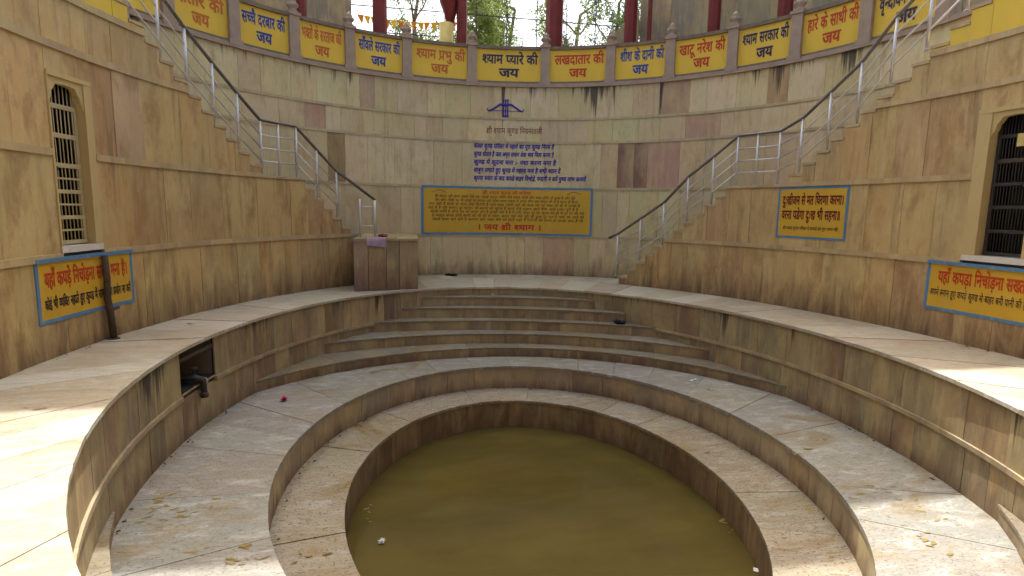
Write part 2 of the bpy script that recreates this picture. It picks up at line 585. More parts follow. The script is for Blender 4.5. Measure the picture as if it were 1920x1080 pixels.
wv = [(R1[0], R1[1], ZW)] + [(*ep(R1, t, .05).xy, ZW) for t in range(0, 360, 3)]
tag(mesh_obj('water', wv, [(0, 1 + (i + 1) % 120, 1 + i) for i in range(120)][::1], MT['water']), kind='structure')
for p in bpy.data.objects['water'].data.polygons: pass
bpy.data.objects['water'].data.flip_normals()

def terrace(name, e_in, e_out, ztop, zfoot, pal, fmat, rmat, wslab, wris, lip, t0, t1, seed, courses=None, pal_r=PAL_RISER, out_off=0.0, hole=None):
    rng = random.Random(seed)
    root = empty(name, kind='structure')
    # body under the paving, all the way round
    mb = MB()
    curved(e_in, -180, 180, zfoot - .3, ztop - .05, .045, out_off, mb, step=3, e2=e_out)
    curved(e_in, -180, 180, zfoot - .3, ztop - .05, .045, out_off, MB())
    if hole is None:
        mb.build('mortar_bed', MT['core'], root)
    else:
        h0, h1, hz0, hz1 = hole
        mb = MB()
        curved(e_in, h1, h0 + 360, zfoot - .3, ztop - .05, .045, out_off, mb, step=3, e2=e_out)
        curved(e_in, h0, h1, zfoot - .3, hz0, .045, out_off, mb, e2=e_out)
        mb.build('mortar_bed', MT['core'], root)
    # paving slabs, each with its own nosing
    cuts = splits(e_in, t0, t1, wslab[0], wslab[1], rng)
    base = rng.choice(pal)
    for a, b in zip(cuts, cuts[1:]):
        g = .003 / speed(e_in, a)
        dz = rng.uniform(-.005, .005)
        curved(e_in, a + g, b - g, ztop - .05, ztop + dz, -lip, out_off, e2=e_out, step=1.3, jag=.003, rg=rng).build('paving_slab', fmat, root, jit(rng.choice(pal), rng))
    # far part out of sight: one plain ring
    curved(e_in, t1, t0 + 360, ztop - .05, ztop, -lip, out_off, e2=e_out, step=3).build('paving', fmat, root, pal[0])
    # facing slabs of the riser
    for (z0, z1) in (courses or [(zfoot, ztop - .05)]):
        forced = () if hole is None else (hole[0], hole[1])
        cuts = splits(e_in, t0, t1, wris[0], wris[1], rng, forced)
        for a, b in zip(cuts, cuts[1:]):
            g = .003 / speed(e_in, a)
            za, zb = z0, z1
            if hole and a >= hole[0] - .01 and b <= hole[1] + .01:
                if z0 >= hole[2] - .02: continue
                zb = min(z1, hole[2])
            pr = rng.uniform(-.004, .004)
            curved(e_in, a + g, b - g, za, zb, pr, .04).build('facing_slab', rmat, root, jit(rng.choice(pal_r), rng, .14))
        curved(e_in, t1, t0 + 360, z0, z1, 0, .04, step=3).build('facing', rmat, root, pal_r[0])
    return root

DR0, DR1 = -84.3, -75.5      # drain opening
low = terrace('lower_terrace', R1, R2, ZA, -3.2, PAL_LOW, MT['floor_low'], MT['pool'], (.5, .9), (.5, .9), .025, -112, 122, 1, pal_r=[(.13, .10, .06), (.11, .085, .05), (.15, .11, .065)], out_off=.04)
mid = terrace('middle_terrace', R2, R3, ZB, ZA, PAL_FLOOR, MT['floor'], MT['low'], (.55, 1.0), (.45, .8), .02, -112, 122, 2, pal_r=[(.27, .23, .165), (.25, .21, .15), (.29, .24, .175), (.26, .20, .15)], out_off=.04)
top = terrace('upper_terrace', R3, RI, 0.0, ZB, PAL_UP, MT['floor_up'], MT['riser'], (.38, .75), (.40, .75), .045, -132, 132, 3,
              courses=[(ZB, ZMID - .03), (ZMID + .03, -.05)], out_off=.05, hole=(DR0, DR1, ZMID + .06, -.05))
# paving of the recess in front of the far wall, where the side walls are missing
rng = random.Random(5)
rec = [(-15.0, 33.5)]
mb = MB()
v, f = [], []
K = 24
for i in range(K + 1):
    th = -31 + (36 + 31) * i / K
    a, b = ep(RI, th, .05), out_pt(th, -.05)
    v += [(a.x, a.y, -.004), (b.x, b.y, -.004)]
f = [(2 * i, 2 * i + 2, 2 * i + 3, 2 * i + 1) for i in range(K)]
for i in range(0, K, 1):
    p = [Vector(v[2 * i]), Vector(v[2 * i + 2]), Vector(v[2 * i + 3]), Vector(v[2 * i + 1])]
    c = sum(p, Vector()) / 4
    q = [c + (x - c) * .995 for x in p]
    MB().add(q + [x - Vector((0, 0, .05)) for x in q], [(3, 2, 1, 0), (0, 1, 5, 4), (1, 2, 6, 5), (2, 3, 7, 6), (3, 0, 4, 7)]).build('paving_slab', MT['floor_up'], top, jit(rng.choice(PAL_UP), rng))
for a in range(-135, 135, 9):     # moulding half way up the tall riser
    if a + 9 > DR0 and a < DR1:
        if a < DR0: curved(R3, a, DR0, ZMID - .03, ZMID + .03, -.03, .03).build('moulding', MT['trim'], top, (.30, .24, .16))
        if a + 9 > DR1: curved(R3, DR1, a + 9, ZMID - .03, ZMID + .03, -.03, .03).build('moulding', MT['trim'], top, (.30, .24, .16))
        continue
    curved(R3, a, a + 8.97, ZMID - .03, ZMID + .03, -.03, .03).build('moulding', MT['trim'], top, jit((.29, .23, .155), rng))

# crescent steps
def circ3(a, b, c):
    ax, ay, bx, by, cx, cy = *a, *b, *c
    d = 2 * (ax * (by - cy) + bx * (cy - ay) + cx * (ay - by))
    ux = ((ax**2 + ay**2) * (by - cy) + (bx**2 + by**2) * (cy - ay) + (cx**2 + cy**2) * (ay - by)) / d
    uy = ((ax**2 + ay**2) * (cx - bx) + (bx**2 + by**2) * (ax - cx) + (cx**2 + cy**2) * (bx - ax)) / d
    return ux, uy, math.hypot(ax - ux, ay - uy)
def crescent(root, tl, tr, midp, z0, z1, gap, rng, front=False, ml=0.0, mr=0.0):
    L, Rr = ep(R3, tl, -ml), ep(R3, tr, -mr)
    ux, uy, r = circ3(L.xy, midp, Rr.xy)
    a0 = math.atan2(L.y - uy, L.x - ux)
    a1 = math.atan2(Rr.y - uy, Rr.x - ux)
    am = math.atan2(midp[1] - uy, midp[0] - ux)
    def unwrap(x, ref):
        while x - ref > math.pi: x -= 2 * math.pi
        while x - ref < -math.pi: x += 2 * math.pi
        return x
    a0, a1 = unwrap(a0, am), unwrap(a1, am)
    nseg = max(6, int(abs(a1 - a0) * r / .55))
    def arc(i, off): 
        t = a0 + (a1 - a0) * i / nseg
        return (ux + (r - off) * math.cos(t), uy + (r - off) * math.sin(t))
    def wallpt(i):
        p = arc(i, 0)
        th = math.degrees(math.atan2((p[0] - R3[0]) / R3[2], (p[1] - R3[1]) / R3[3]))
        q = ep(R3, th, .02)
        return (q.x, q.y)
    sg = 1 if not front else -1
    for i in range(nseg):
        riser = [arc(i, 0), arc(i + 1, 0), arc(i + 1, -.09), arc(i, -.09)]
        tread = [arc(i, .018), arc(i + 1, .018), wallpt(i + 1), wallpt(i)]
        def shrink(p, k=.006):
            c = Vector((sum(x for x, _ in p) / 4, sum(y for _, y in p) / 4))
            return [((x - c.x) * (1 - k) + c.x, (y - c.y) * (1 - k) + c.y) for x, y in p]
        body = [arc(i, 0), arc(i + 1, 0), wallpt(i + 1), wallpt(i)]
        MB().prism(body if not front else body, z0 - .02, z1 - .036).build('riser_slab', MT['riser'], root, jit(rng.choice(PAL_RISER), rng, .12))
        MB().prism(shrink(tread), z1 - .036, z1 + rng.uniform(-.002, .002)).build('tread_slab', MT['step'], root, jit(tuple(x * .70 for x in rng.choice(PAL_LOW)), rng, .1))
far_steps = tag(empty('curved_steps'), 'five worn crescent stone steps descending below the far wall to the middle terrace', 'steps')
zs = [-.21, -.43, -.67, -.90, -1.13, ZB]
spec = [(-17.2, 32.6, (.3, 6.80)), (-23.5, 41.3, (.3, 6.44)), (-32, 49.3, (.3, 6.10)), (-46, 62.5, (.3, 5.70)), (-65, 79.6, (.33, 5.28))]
rng = random.Random(11)
for i, (a, b, m) in enumerate(spec):
    crescent(far_steps, a, b, m, zs[i + 1], zs[i], 0, rng, mr=.10 if i < 2 else 0.0)
near_steps = tag(empty('curved_steps'), 'lowest near crescent step whose pale ends show at the bottom picture corners', 'steps')
crescent(near_steps, -104.0, 116.5, (-.2, -4.6), ZB, -1.13, 0, rng, True)

# ------------------------------------------------------------------ stairs profile
HL = .2145
left_up = [-50.1 - 2.06 * k for k in range(14)]       # risers of the left upper flight
right_up = [65.0 + 1.86 * k for k in range(14)]
left_dn = [-41.2 + 1.95 * k for k in range(6)]
right_dn = [54.8 - 1.88 * k for k in range(12)]
HLD = (M2 - 1.24) / 6
HRD = M2 / 12
def stair_z(th):
    if th < 0:
        if th <= left_up[0]: return min(M2 + HL * (1 + int((left_up[0] - th) / 2.06 + 1e-6)), 5.60)
        if th <= left_dn[0]: return M2
        k = int((th - left_dn[0]) / 1.95 + 1e-6) + 1
        return max(M2 - HLD * k, 1.24)
    if th >= right_up[0]: return min(M2 + HL * (1 + int((th - right_up[0]) / 1.86 + 1e-6)), 5.60)
    if th >= right_dn[0]: return M2
    k = int((right_dn[0] - th) / 1.88 + 1e-6) + 1
    return max(M2 - HRD * k, 0.0)
BRK = sorted(left_up + left_dn + right_up + right_dn)

def side_wall(name, t0, t1, opening, label, seed, view):
    rng = random.Random(seed)
    root = tag(empty(name), label, 'wall')
    o0, o1, oz0, oz1 = opening
    # core
    mb = MB()
    def core(a, b, z0, z1):
        pts = [a] + [x for x in BRK if a < x < b] + [b]
        for p, q in zip(pts, pts[1:]):
            zt = min(z1, stair_z((p + q) / 2) - .07)
            if zt > z0 + .02: curved(RI, p, q, z0, zt, .045, .35, mb, step=3)
    core(t0, o0, -.3, 5.6); core(o1, t1, -.3, 5.6)
    core(o0, o1, -.3, oz0); core(o0, o1, oz1, 5.6)
    mb.build('wall_core', MT['core'], root)
    lv = [0, M1, M2, M3, M4, 5.6]
    for ci in range(5):
        z0, z1 = lv[ci] + (.045 if ci else 0), lv[ci + 1] - .045
        cuts = splits(RI, view[0], view[1], .42, .95, rng, (o0, o1))
        for a, b in zip(cuts, cuts[1:]):
            g = .003 / speed(RI, a)
            a, b = a + g, b - g
            za, zb = z0, z1
            if a >= o0 - .05 and b <= o1 + .05:
                if za >= oz0 - .08 and zb <= oz1: continue
                if za < oz1 < zb: za = oz1
                if za < oz0 < zb: zb = oz0
            pts = [a] + [x for x in BRK if a < x < b] + [b]
            mb = MB()
            pr = rng.uniform(-.004, .004)
            for p, q in zip(pts, pts[1:]):
                zt = min(zb, stair_z((p + q) / 2) - .055)
                if zt > za + .03: curved(RI, p, q, za, zt, pr, .04, mb)
            if not mb.v: continue
            if ci == 4: mb.build('facing_slab', MT['yellow_wall'], root, (1, 1, 1))
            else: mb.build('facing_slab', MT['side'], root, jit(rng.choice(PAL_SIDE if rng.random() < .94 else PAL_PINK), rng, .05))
        # moulding along the top of the course
        z = lv[ci + 1]
        if ci == 4: continue
        cuts = splits(RI, view[0], view[1], 1.0, 1.7, rng, [o0, o1] + BRK)
        for a, b in zip(cuts, cuts[1:]):
            m = (a + b) / 2
            if stair_z(m) < z - .02: continue
            if o0 - .05 <= a and b <= o1 + .05 and oz0 - .1 < z < oz1 + .02: continue
            curved(RI, a, b - .01, z - .045, min(z + .045, stair_z(m) - .05), -.03, .03).build('moulding', MT['trim'], root, jit((.42, .31, .17), rng, .06))
    # plain continuation outside the picture
    mb = MB()
    a, b = (t0, view[0]) if seed == 21 else (view[1], t1)
    curved(RI, a, b, 0, 5.6, 0, .04, mb, step=3)
    mb.build('facing', MT['side'], root, PAL_SIDE[1])
    return root
OL = (-81.6, -76.5, M1 + .06, 3.60)
OR = (87.5, 94.3, M1 + .06, 3.57)
left_wall = side_wall('side_wall', -180, -30.3, OL, 'brown sandstone slab wall curving along the left, with the cream grille door', 21, (-100, -30.3))
right_wall = side_wall('side_wall', 34.2, 180, OR, 'sandstone slab wall curving along the right, with the dark grille door', 22, (34.2, 101))

# far wall
rng = random.Random(31)
back_wall = tag(empty('far_wall'), 'pale curved sandstone wall at the far end carrying the painted inscriptions', 'wall')
curved(RO, -112, 112, -.3, ZCOR - .05, .045, .40, step=3).build('wall_core', MT['core'], back_wall)
lv = [0, 1.20, 2.606, 3.944, 4.62, ZCOR]
special = {(3, 4.5): None}
def ri_angle(p): return math.degrees(math.atan2(p.x / RI[2], p.y / RI[3]))
for ci in range(5):
    z0, z1 = lv[ci] + (.035 if ci else 0), lv[ci + 1] - .035
    if ci == 4: z1 = ZCOR - .06
    cuts = splits(RO, -80, 98, .34, .95, rng)
    for a, b in zip(cuts, cuts[1:]):
        m = ep(RO, (a + b) / 2)
        th = ri_angle(m)
        if -15 < th < 33: sz = 0
        elif th < 0: sz = stair_z(th)
        else: sz = stair_z(th)
        if z1 < sz - .1: continue
        g = .003 / speed(RO, a)
        r = rng.random()
        c = rng.choice(PAL_BACK) if r < .92 else rng.choice(PAL_PINK)
        if ci == 2 and abs((a + b) / 2 - 33) < 3.2: c = (.20, .10, .085)     # dark red slab by the long board
        if ci == 2 and abs((a + b) / 2 + 28.5) < 1.8: c = (.24, .14, .05)
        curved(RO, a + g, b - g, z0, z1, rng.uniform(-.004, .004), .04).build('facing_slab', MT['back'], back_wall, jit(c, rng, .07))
    if ci < 4:
        cuts = splits(RO, -76, 84, 1.1, 1.8, rng)
        z = lv[ci + 1]
        for a, b in zip(cuts, cuts[1:]):
            m = ri_angle(ep(RO, (a + b) / 2))
            sz = 0 if -15 < m < 33 else stair_z(m)
            if sz > z + .1: continue
            curved(RO, a, b - .02, z - .035, z + .035, -.022, .03).build('moulding', MT['trim'], back_wall, jit((.43, .37, .23), rng, .06))

# ------------------------------------------------------------------ staircases
def wedge(t0, t1, z0, z1, lap_in=0.0, over0=0.0, over1=0.0, mb=None):
    mb = mb or MB()
    a, b = ep(RI, t0 - over0, .046 - lap_in), ep(RI, t1 + over1, .046 - lap_in)
    c, d = out_pt(t1 + over1), out_pt(t0 - over0)
    return mb.prism([(d.x, d.y), (c.x, c.y), (b.x, b.y), (a.x, a.y)], z0, z1)
def staircase(up_list, dn_list, dth, dth2, h_dn, sgn, label, landing, seed, z_end):
    rng = random.Random(seed)
    root = tag(empty('staircase'), label, 'stairs')
    def step(t0, t1, z, lo, nose_at_low_angle):
        # riser block plus a tread that overhangs it
        o = wedge(t0, t1, lo, z - .05).build('step', MT['side'], root, jit(PAL_SIDE[3], rng))
        k = .02 / speed(RI, t0)
        wedge(t0 + .02, t1 - .02, z - .05, z, .06, k if nose_at_low_angle else 0, 0 if nose_at_low_angle else k).build('tread', MT['trim'], o, jit((.40, .29, .17), rng, .1))
    for i, t in enumerate(up_list):
        z = min(M2 + HL * (i + 1), 5.60)
        t0, t1 = (t - dth, t) if sgn < 0 else (t, t + dth)
        step(t0, t1, z, z - HL - .12, sgn > 0)
    for i, t in enumerate(dn_list):
        z = M2 - h_dn * (i + 1)
        if z < z_end + .02: break
        t0, t1 = (t, t + dth2) if sgn < 0 else (t - dth2, t)
        step(t0, t1, z, max(z - h_dn - .12, 0.001), sgn > 0)
    l0, l1 = landing
    o = wedge(l0, l1, M2 - .3, M2 - .05).build('landing', MT['side'], root, PAL_SIDE[3])
    n = 3
    for i in range(n):
        wedge(l0 + (l1 - l0) * i / n + .02, l0 + (l1 - l0) * (i + 1) / n - .02, M2 - .05, M2, .06).build('landing_slab', MT['trim'], o, jit((.40, .29, .17), rng, .1))
    return root
st_l = staircase(left_up, left_dn, 2.06, 1.95, HLD, -1, 'left stone staircase climbing from the square platform past a landing', (left_up[0], left_dn[0]), 41, 1.24)
st_r = staircase(right_up, right_dn, 1.86, 1.88, HRD, 1, 'right stone staircase climbing from the terrace beside the long yellow board', (right_dn[0], right_up[0]), 42, 0.0)

# platform at the foot of the left stair
rng = random.Random(51)
plat = tag(empty('platform', loc=(-2.5, 7.8, 0)), 'square sandstone platform at the foot of the left staircase', 'platform')
A, B = Vector((-3.24, 6.62, 0)), Vector((-1.76, 6.90, 0))
Cc, D = Vector((-1.72, 9.78, 0)), Vector((-3.24, 9.30, 0))
MB().prism([(A.x + .05, A.y + .05), (B.x - .05, B.y + .05), (Cc.x - .05, Cc.y), (D.x + .05, D.y)], .001, 1.18).build('core', MT['core'], plat)
def face(a, b, z0, z1, k, mat, pal, name):
    d = (b - a)
    nrm = Vector((d.y, -d.x, 0)).normalized()
    cuts = [0]
    for i in range(k): cuts.append((i + 1) / k + (rng.uniform(-.06, .06) if i < k - 1 else 0))
    for i, (s0, s1) in enumerate(zip(cuts, cuts[1:])):
        p, q = a + d * (s0 + .004), a + d * (s1 - .004)
        MB().prism([(p.x, p.y), (q.x, q.y), (q.x - nrm.x * .045, q.y - nrm.y * .045), (p.x - nrm.x * .045, p.y - nrm.y * .045)], z0, z1).build(name, mat, plat, jit(pal[i % len(pal)], rng, .04))
face(A, B, .004, 1.18, 4, MT['side'], [(.27, .20, .16), (.19, .13, .09), (.18, .13, .075), (.27, .20, .12)], 'facing_slab')
face(B, Cc, .004, 1.18, 4, MT['side'], [(.22, .155, .08), (.25, .175, .095)], 'facing_slab')
face(D, A, .004, 1.18, 4, MT['side'], [(.22, .155, .08), (.25, .175, .095)], 'facing_slab')
for i in range(3):
    a0, a1 = i / 3 + .003, (i + 1) / 3 - .003
    p, q = A.lerp(B, a0), A.lerp(B, a1)
    r_, s_ = D.lerp(Cc, a1), D.lerp(Cc, a0)
    yo = Vector((0, -.03, 0))
    pts = [p + yo, q + yo + Vector((.02 if i == 2 else 0, 0, 0)), r_ + Vector((.02 if i == 2 else 0, 0, 0)), s_]
    MB().prism([(x.x, x.y) for x in pts], 1.182, 1.24).build('top_slab', MT['trim'], plat, jit((.27, .20, .12), rng))

# ------------------------------------------------------------------ railings
def rail_pt(th, z): 
    p = ep(RI, th, .09)
    return Vector((p.x, p.y, z))
def railing(label, flights, mid_posts, ends):
    root = tag(empty('railing'), label, 'railing')
    posts = sorted(set(x for fl in flights for x in fl))
    H = 1.12
    zt = lambda th: zline(th)
    return root
def build_rail(label, posts, landing_idx, tail):
    """posts: (angle, z foot); straight runs between the key posts"""
    root = tag(empty('railing'), label, 'railing')
    H = 1.12
    P = [(rail_pt(t, z), rail_pt(t, z + H)) for t, z in posts]
    for a, b in P:
        m = MB().tube([a, b], .026, 8)
        o = m.build('post', MT['steel'], root, smooth=True)
        MB().lathe(a, [(.045, 0), (.045, .012), (.024, .02)], 10).build('base_plate', MT['steel'], o)
    tops = [b for _, b in P]
    hl = list(tops)
    if tail[0] is not None: hl = [tail[0]] + hl
    if tail[1] is not None: hl = hl + [tail[1]]
    MB().tube([p + Vector((0, 0, .02)) for p in hl], .034, 10).build('handrail', MT['steel_dull'], root, smooth=True)
    for fr in (.27, .51, .75):
        pts = [a.lerp(b, fr) for a, b in P]
        i = 0
        segs = [(0, landing_idx[0]), (landing_idx[0], landing_idx[1]), (landing_idx[1], len(P) - 1)]
        for s0, s1 in segs:
            if s1 > s0: MB().tube(pts[s0:s1 + 1], .016, 8).build('rail', MT['steel'], root, smooth=True)
    return root
lp = [(-74.1, 5.15), (-70.0, 4.73), (-65.8, 4.31), (-61.8, 3.88), (-57.6, 3.45), (-53.5, 3.02), (-49.4, 2.59), (-46.0, 2.59), (-42.4, 2.59), (-38.2, 2.14), (-34.0, 1.69)]
e0 = rail_pt(-29.2, 2.40)
build_rail('steel tube railing running down the left staircase', lp, (6, 8), (rail_pt(-76, 6.5), Vector((-2.78, 7.72, 2.12))))
rp = [(33.4, .22), (38.2, .65), (42.9, 1.08), (47.4, 1.73 - .02), (51.9, 2.16), (56.0, 2.59), (59.3, 2.59), (62.8, 2.59), (66.0, 2.80), (69.7, 3.23), (73.4, 3.66), (77.1, 4.09 + .2), (80.8, 4.52 + .2), (84.5, 5.15)]
build_rail('steel tube railing running down the right staircase', rp, (5, 7), (rail_pt(31.5, 1.22), rail_pt(86.4, 6.5)))
# little guard on the platform
guard = tag(empty('guard_rail', loc=(-3.0, 7.5, 1.24)), 'low steel guard frame standing on the square platform', 'railing')
ga, gb = Vector((-3.12, 7.20, 1.24)), Vector((-2.78, 7.28, 1.24))
for p, h in ((ga, .92), (gb, .90)):
    MB().tube([p, p + Vector((0, 0, h))], .02).build('post', MT['steel'], guard, smooth=True)
gc = Vector((-2.78, 7.72, 1.24))
MB().tube([gc, gc + Vector((0, 0, .9))], .018).build('post', MT['steel'], guard, smooth=True)
for h in (.28, .74):
    MB().tube([ga + Vector((0, 0, h)), gb + Vector((0, 0, h))], .013).build('rail', MT['steel'], guard, smooth=True)
    MB().tube([gb + Vector((0, 0, h)), gc + Vector((0, 0, h))], .013).build('rail', MT['steel'], guard, smooth=True)

# ------------------------------------------------------------------ parapet with the painted panels
rng = random.Random(61)
para = tag(empty('parapet'), 'curved stone parapet of yellow painted panels between finial posts above the far wall', 'parapet')
posts = [-68.5, -57.4, -46.4, -35.6, -25.0, -13.6, -0.1, 15.3, 28.9, 40.9, 52.8, 64.1, 75.5, 87.0]
texts = [None, ('दातार की', 'जय', 't_orange'), ('सच्चै दरबार की', 'जय', 't_blue'), ('भक्तों के सरताज की', 'जय', 't_orange'), ('साँवले सरकार की', 'जय', 't_blue'),
         ('श्याम प्रभु की', 'जय', 't_orange'), ('श्याम प्यारे की', 'जय', 't_navy'), ('लखदातार की', 'जय', 't_red'), ('शीश के दानी की', 'जय', 't_blue'),
         ('खाटू नरेश की', 'जय', 't_red'), ('श्याम सरकार की', 'जय', 't_navy'), ('हारे के साथी की', 'जय', 't_red'), ('वृन्दावन वाले की', 'जय', 't_navy')]
for i, th in enumerate(posts):
    c = ep(RO, th, .06)
    t = tang(RO, th)
    nn = Vector((t.y, -t.x, 0))
    ctr = Vector((c.x, c.y, 0))
    mb = MB()
    Z = Vector((0, 0, 1))
    mb.obox(ctr + Z * (ZCOR + .06), t, nn, Z, .165, .13, .06)
    mb.obox(ctr + Z * (ZCOR + .62), t, nn, Z, .13, .10, .50)
    mb.obox(ctr + Z * (ZTOP - .015), t, nn, Z, .16, .135, .035)
    o = mb.build('post', MT['post'], para)
    MB().lathe(ctr + Z * (ZTOP + .02), [(.13, 0), (.14, .03), (.085, .075), (.10, .11), (.145, .155), (.14, .20), (.09, .235), (.10, .25), (.07, .31), (.015, .37)], 12).build('finial', MT['post'], o, smooth=True)
for i, (a, b) in enumerate(zip(posts, posts[1:])):
    g = .13 / speed(RO, a)
    pn = curved(RO, a + g, b - g, ZCOR + .11, ZTOP - .10, .055, .12).build('panel', MT['yellow'], para)
    curved(RO, a + g, b - g, ZTOP - .10, ZTOP - .01, -.005, .19).build('coping', MT['coping'], para)
    if i % 1 == 0:
        curved(RO, a + g, b - g, ZCOR + .055, ZCOR + .11, .02, .17).build('plinth', MT['coping'] if i not in () else MT['post'], para)
    if texts[i]:
        w = (b - a - 2 * g) * speed(RO, a)
        tx = texts[i]
        m = (a + b) / 2
        mb = MB()
        eo = (RO[0], RO[1], RO[2], RO[3])
        lettering(RO, m + (.03 / speed(RO, m) if -20 < m < 40 else 0), ZCOR + .60, w * .86, .235, tx[0], MT[tx[2]], pn, off=.049, bold=.022, fat=.04)
        lettering(RO, m, ZCOR + .235, w * .30, .22, tx[1], MT[tx[2]], pn, off=.049, bold=.03, fat=.05)
for k, (z0, z1, o) in enumerate(((ZCOR - .06, ZCOR - .005, -.07), (ZCOR - .002, ZCOR + .05, -.035))):
    cuts = splits(RO, -76, 92, 1.6, 2.4, rng)
    for a, b in zip(cuts, cuts[1:]):
        curved(RO, a, b - .02, z0, z1, o, .2).build('cornice', MT['post'], para)

# ------------------------------------------------------------------ painted signs and inscriptions
def sign(label, e, t0, t1, z0, z1, lines, mat='ochre', bw=.05, off=-.008, group=None, top_extra=0.0, cut=None):
    root = tag(empty('painted_sign'), label, 'sign', group)
    pn = curved(e, t0, t1, z0, z1, off, .01).build('panel', MT[mat], root)
    k = 1 / speed(e, (t0 + t1) / 2)
    zt = top_extra
    curved(e, t0 - bw * k, t1 + bw * k, z1, z1 + bw, off - .003 - zt, .01).build('border', MT['blue_border'], root)
    curved(e, t0 - bw * k, t1 + bw * k, z0 - bw, z0, off - .003, .01).build('border', MT['blue_border'], root)
    curved(e, t0 - bw * k, t0, z0, z1, off - .003, .01).build('border', MT['blue_border'], root)
    curved(e, t1, t1 + bw * k, z0, z1, off - .003, .01).build('border', MT['blue_border'], root)
    for (s, th, z, w, h, m, al) in lines:
        lettering(e, th, z, w, h, s, MT[m], pn, off=off - .004, align=al, fat=.045 if h > .1 else 0)
    return root
def rows(mat, e, t0, t1, zlist, h, texts_, al='l'):
    return [(s, t0, z, (t1 - t0) * speed(e, (t0 + t1) / 2) * w, h, mat, al) for z, (s, w) in zip(zlist, texts_)]
sL = speed(RI, -79)
sign('ochre warning sign painted beneath the cream grille door, half hidden by the rusty pipe', RI, -84.5, -73.1, .50, 1.215,
     [('यहाँ कपड़े निचोड़ना सख्त मना है।', -83.9, .905, 10.4 * sL, .165, 't_red', 'l'),
      ('कोई भी व्यक्ति नहाते हुए कुण्ड में साबुन का प्रयोग ना करें', -84.1, .625, 10.9 * sL, .11, 't_black', 'l')], off=-.01, top_extra=.026)
sR = speed(RI, 69)
sign('small ochre verse sign with maroon lettering below the right landing', RI, 63.95, 73.5, 1.52, 2.49,
     [('दुःखीजन से मत घिरणा करना।', 64.35, 2.17, 8.7 * sR, .165, 't_maroon', 'l'),
      ('वरना पडेगा दुःख भी सहना॥', 64.35, 1.87, 8.4 * sR, .165, 't_maroon', 'l'),
      ('श्री श्याम कुण्ड परिसर में सफाई का पूरा ध्यान रखें', 64.7, 1.655, 7.9 * sR, .06, 't_black', 'l')], bw=.045)
sR2 = speed(RI, 89)
sign('long ochre warning sign painted beneath the dark grille door', RI, 84.5, 96.5, .51, 1.215,
     [('यहाँ कपड़ा निचोड़ना सख्त मना है', 85.4, .92, 10.6 * sR2, .17, 't_red', 'l'),
      ('अपने स्नान हुए कपड़े कुण्ड से बाहर बनी पानी की हौदी में निचोड़ें', 84.7, .70, 11.6 * sR2, .10, 't_black', 'l')], off=-.01, top_extra=.026)
sB = speed(RO, 8)
bt0, bt1 = -10.35, 25.8
W = (bt1 - bt0) * sB
lines = [('श्री श्याम कुण्ड की महिमा', 7.6, 2.41, 1.45, .085, 't_red', 'c'),
         ('। जय श्री श्याम ।', 8.2, 1.355, 1.95, .15, 't_red', 'c')]
para_words = 'श्याम कुण्ड की महिमा अपार है यहाँ पर बाबा का शीश प्रकट हुआ था जो भी भक्त सच्चे मन से स्नान करता है उसके सारे कष्ट दूर हो जाते हैं और मन की कामना पूरी होती है फागुन मेले में लाखो भक्त दर्शन को आते हैं तथा पावन जल से काया निरोगी हो जाती है'.split()
rg = random.Random(3)
for k in range(7):
    z = 2.295 - k * .112
    s = ''
    while len(s) < 96: s += rg.choice(para_words) + ' '
    x0 = bt0 + (2.3 if k in (0, 1) else rg.uniform(.8, 1.8))
    lines.append((s.strip(), x0, z, W * (.88 if k < 2 else .93) - rg.uniform(0, .2), .066, 't_umber', 'l'))
big = sign('long ochre board with blue border and rows of small lettering on the far wall', RO, bt0, bt1, 1.27, 2.565, lines, bw=.065, off=-.026)
mb = MB()
for th in (-7.0, 22.2):      # small bow drawings in the upper corners of the board
    for i in range(12):
        u0, u1 = -1 + 2 * i / 12, -1 + 2 * (i + 1) / 12
        p, q = ep(RO, th + u0 * 1.5, -.032), ep(RO, th + u1 * 1.5, -.032)
        zf = lambda u: 2.44 + .07 * (1 - abs(u) ** 1.6)
        mb.tube([(p.x, p.y, zf(u0)), (q.x, q.y, zf(u1))], .006, 4)
mb.build('drawing', MT['t_black'], big)

insc = tag(empty('painted_inscription'), 'violet five-line painted text on the bare stone above the long ochre board', 'inscription')
sp = speed(RO, 8)
for k, (s, wd) in enumerate([('केवल कुण्ड परिसर में नहाने का पूरा कुण्ड नियम हैं', 17.2), ('कुण्ड शीतल है जल अमृत समान सेवा भाव नित्य करना है', 17.2),
                             ('कुण्ड में कूदना मना :- नशा करना मना है', 17.7), ('साबुन लगाते हुए कुण्ड में नहाना मना है सभी ध्यान दें', 18.7), ('कृपया स्नान के बाद कपडे बाहर निचोड़ें, गन्दगी न करें पुण्य लाभ कमायें', 24.2)]):
    lettering(RO, .35, 3.755 - .233 * k, wd * sp, .115, s, MT['t_violet'], insc, off=-.0065, align='l', bold=.03, slant=.12, fat=.05)
head = lettering(RO, 9.0, 4.19, 11.9 * sp, .15, 'श्री श्याम कुण्ड नियमावली', MT['t_rust'], None, off=-.0065, bold=.012, name='painted_heading')
tag(head, 'faded reddish one-line heading below the blue bow emblem', 'inscription')
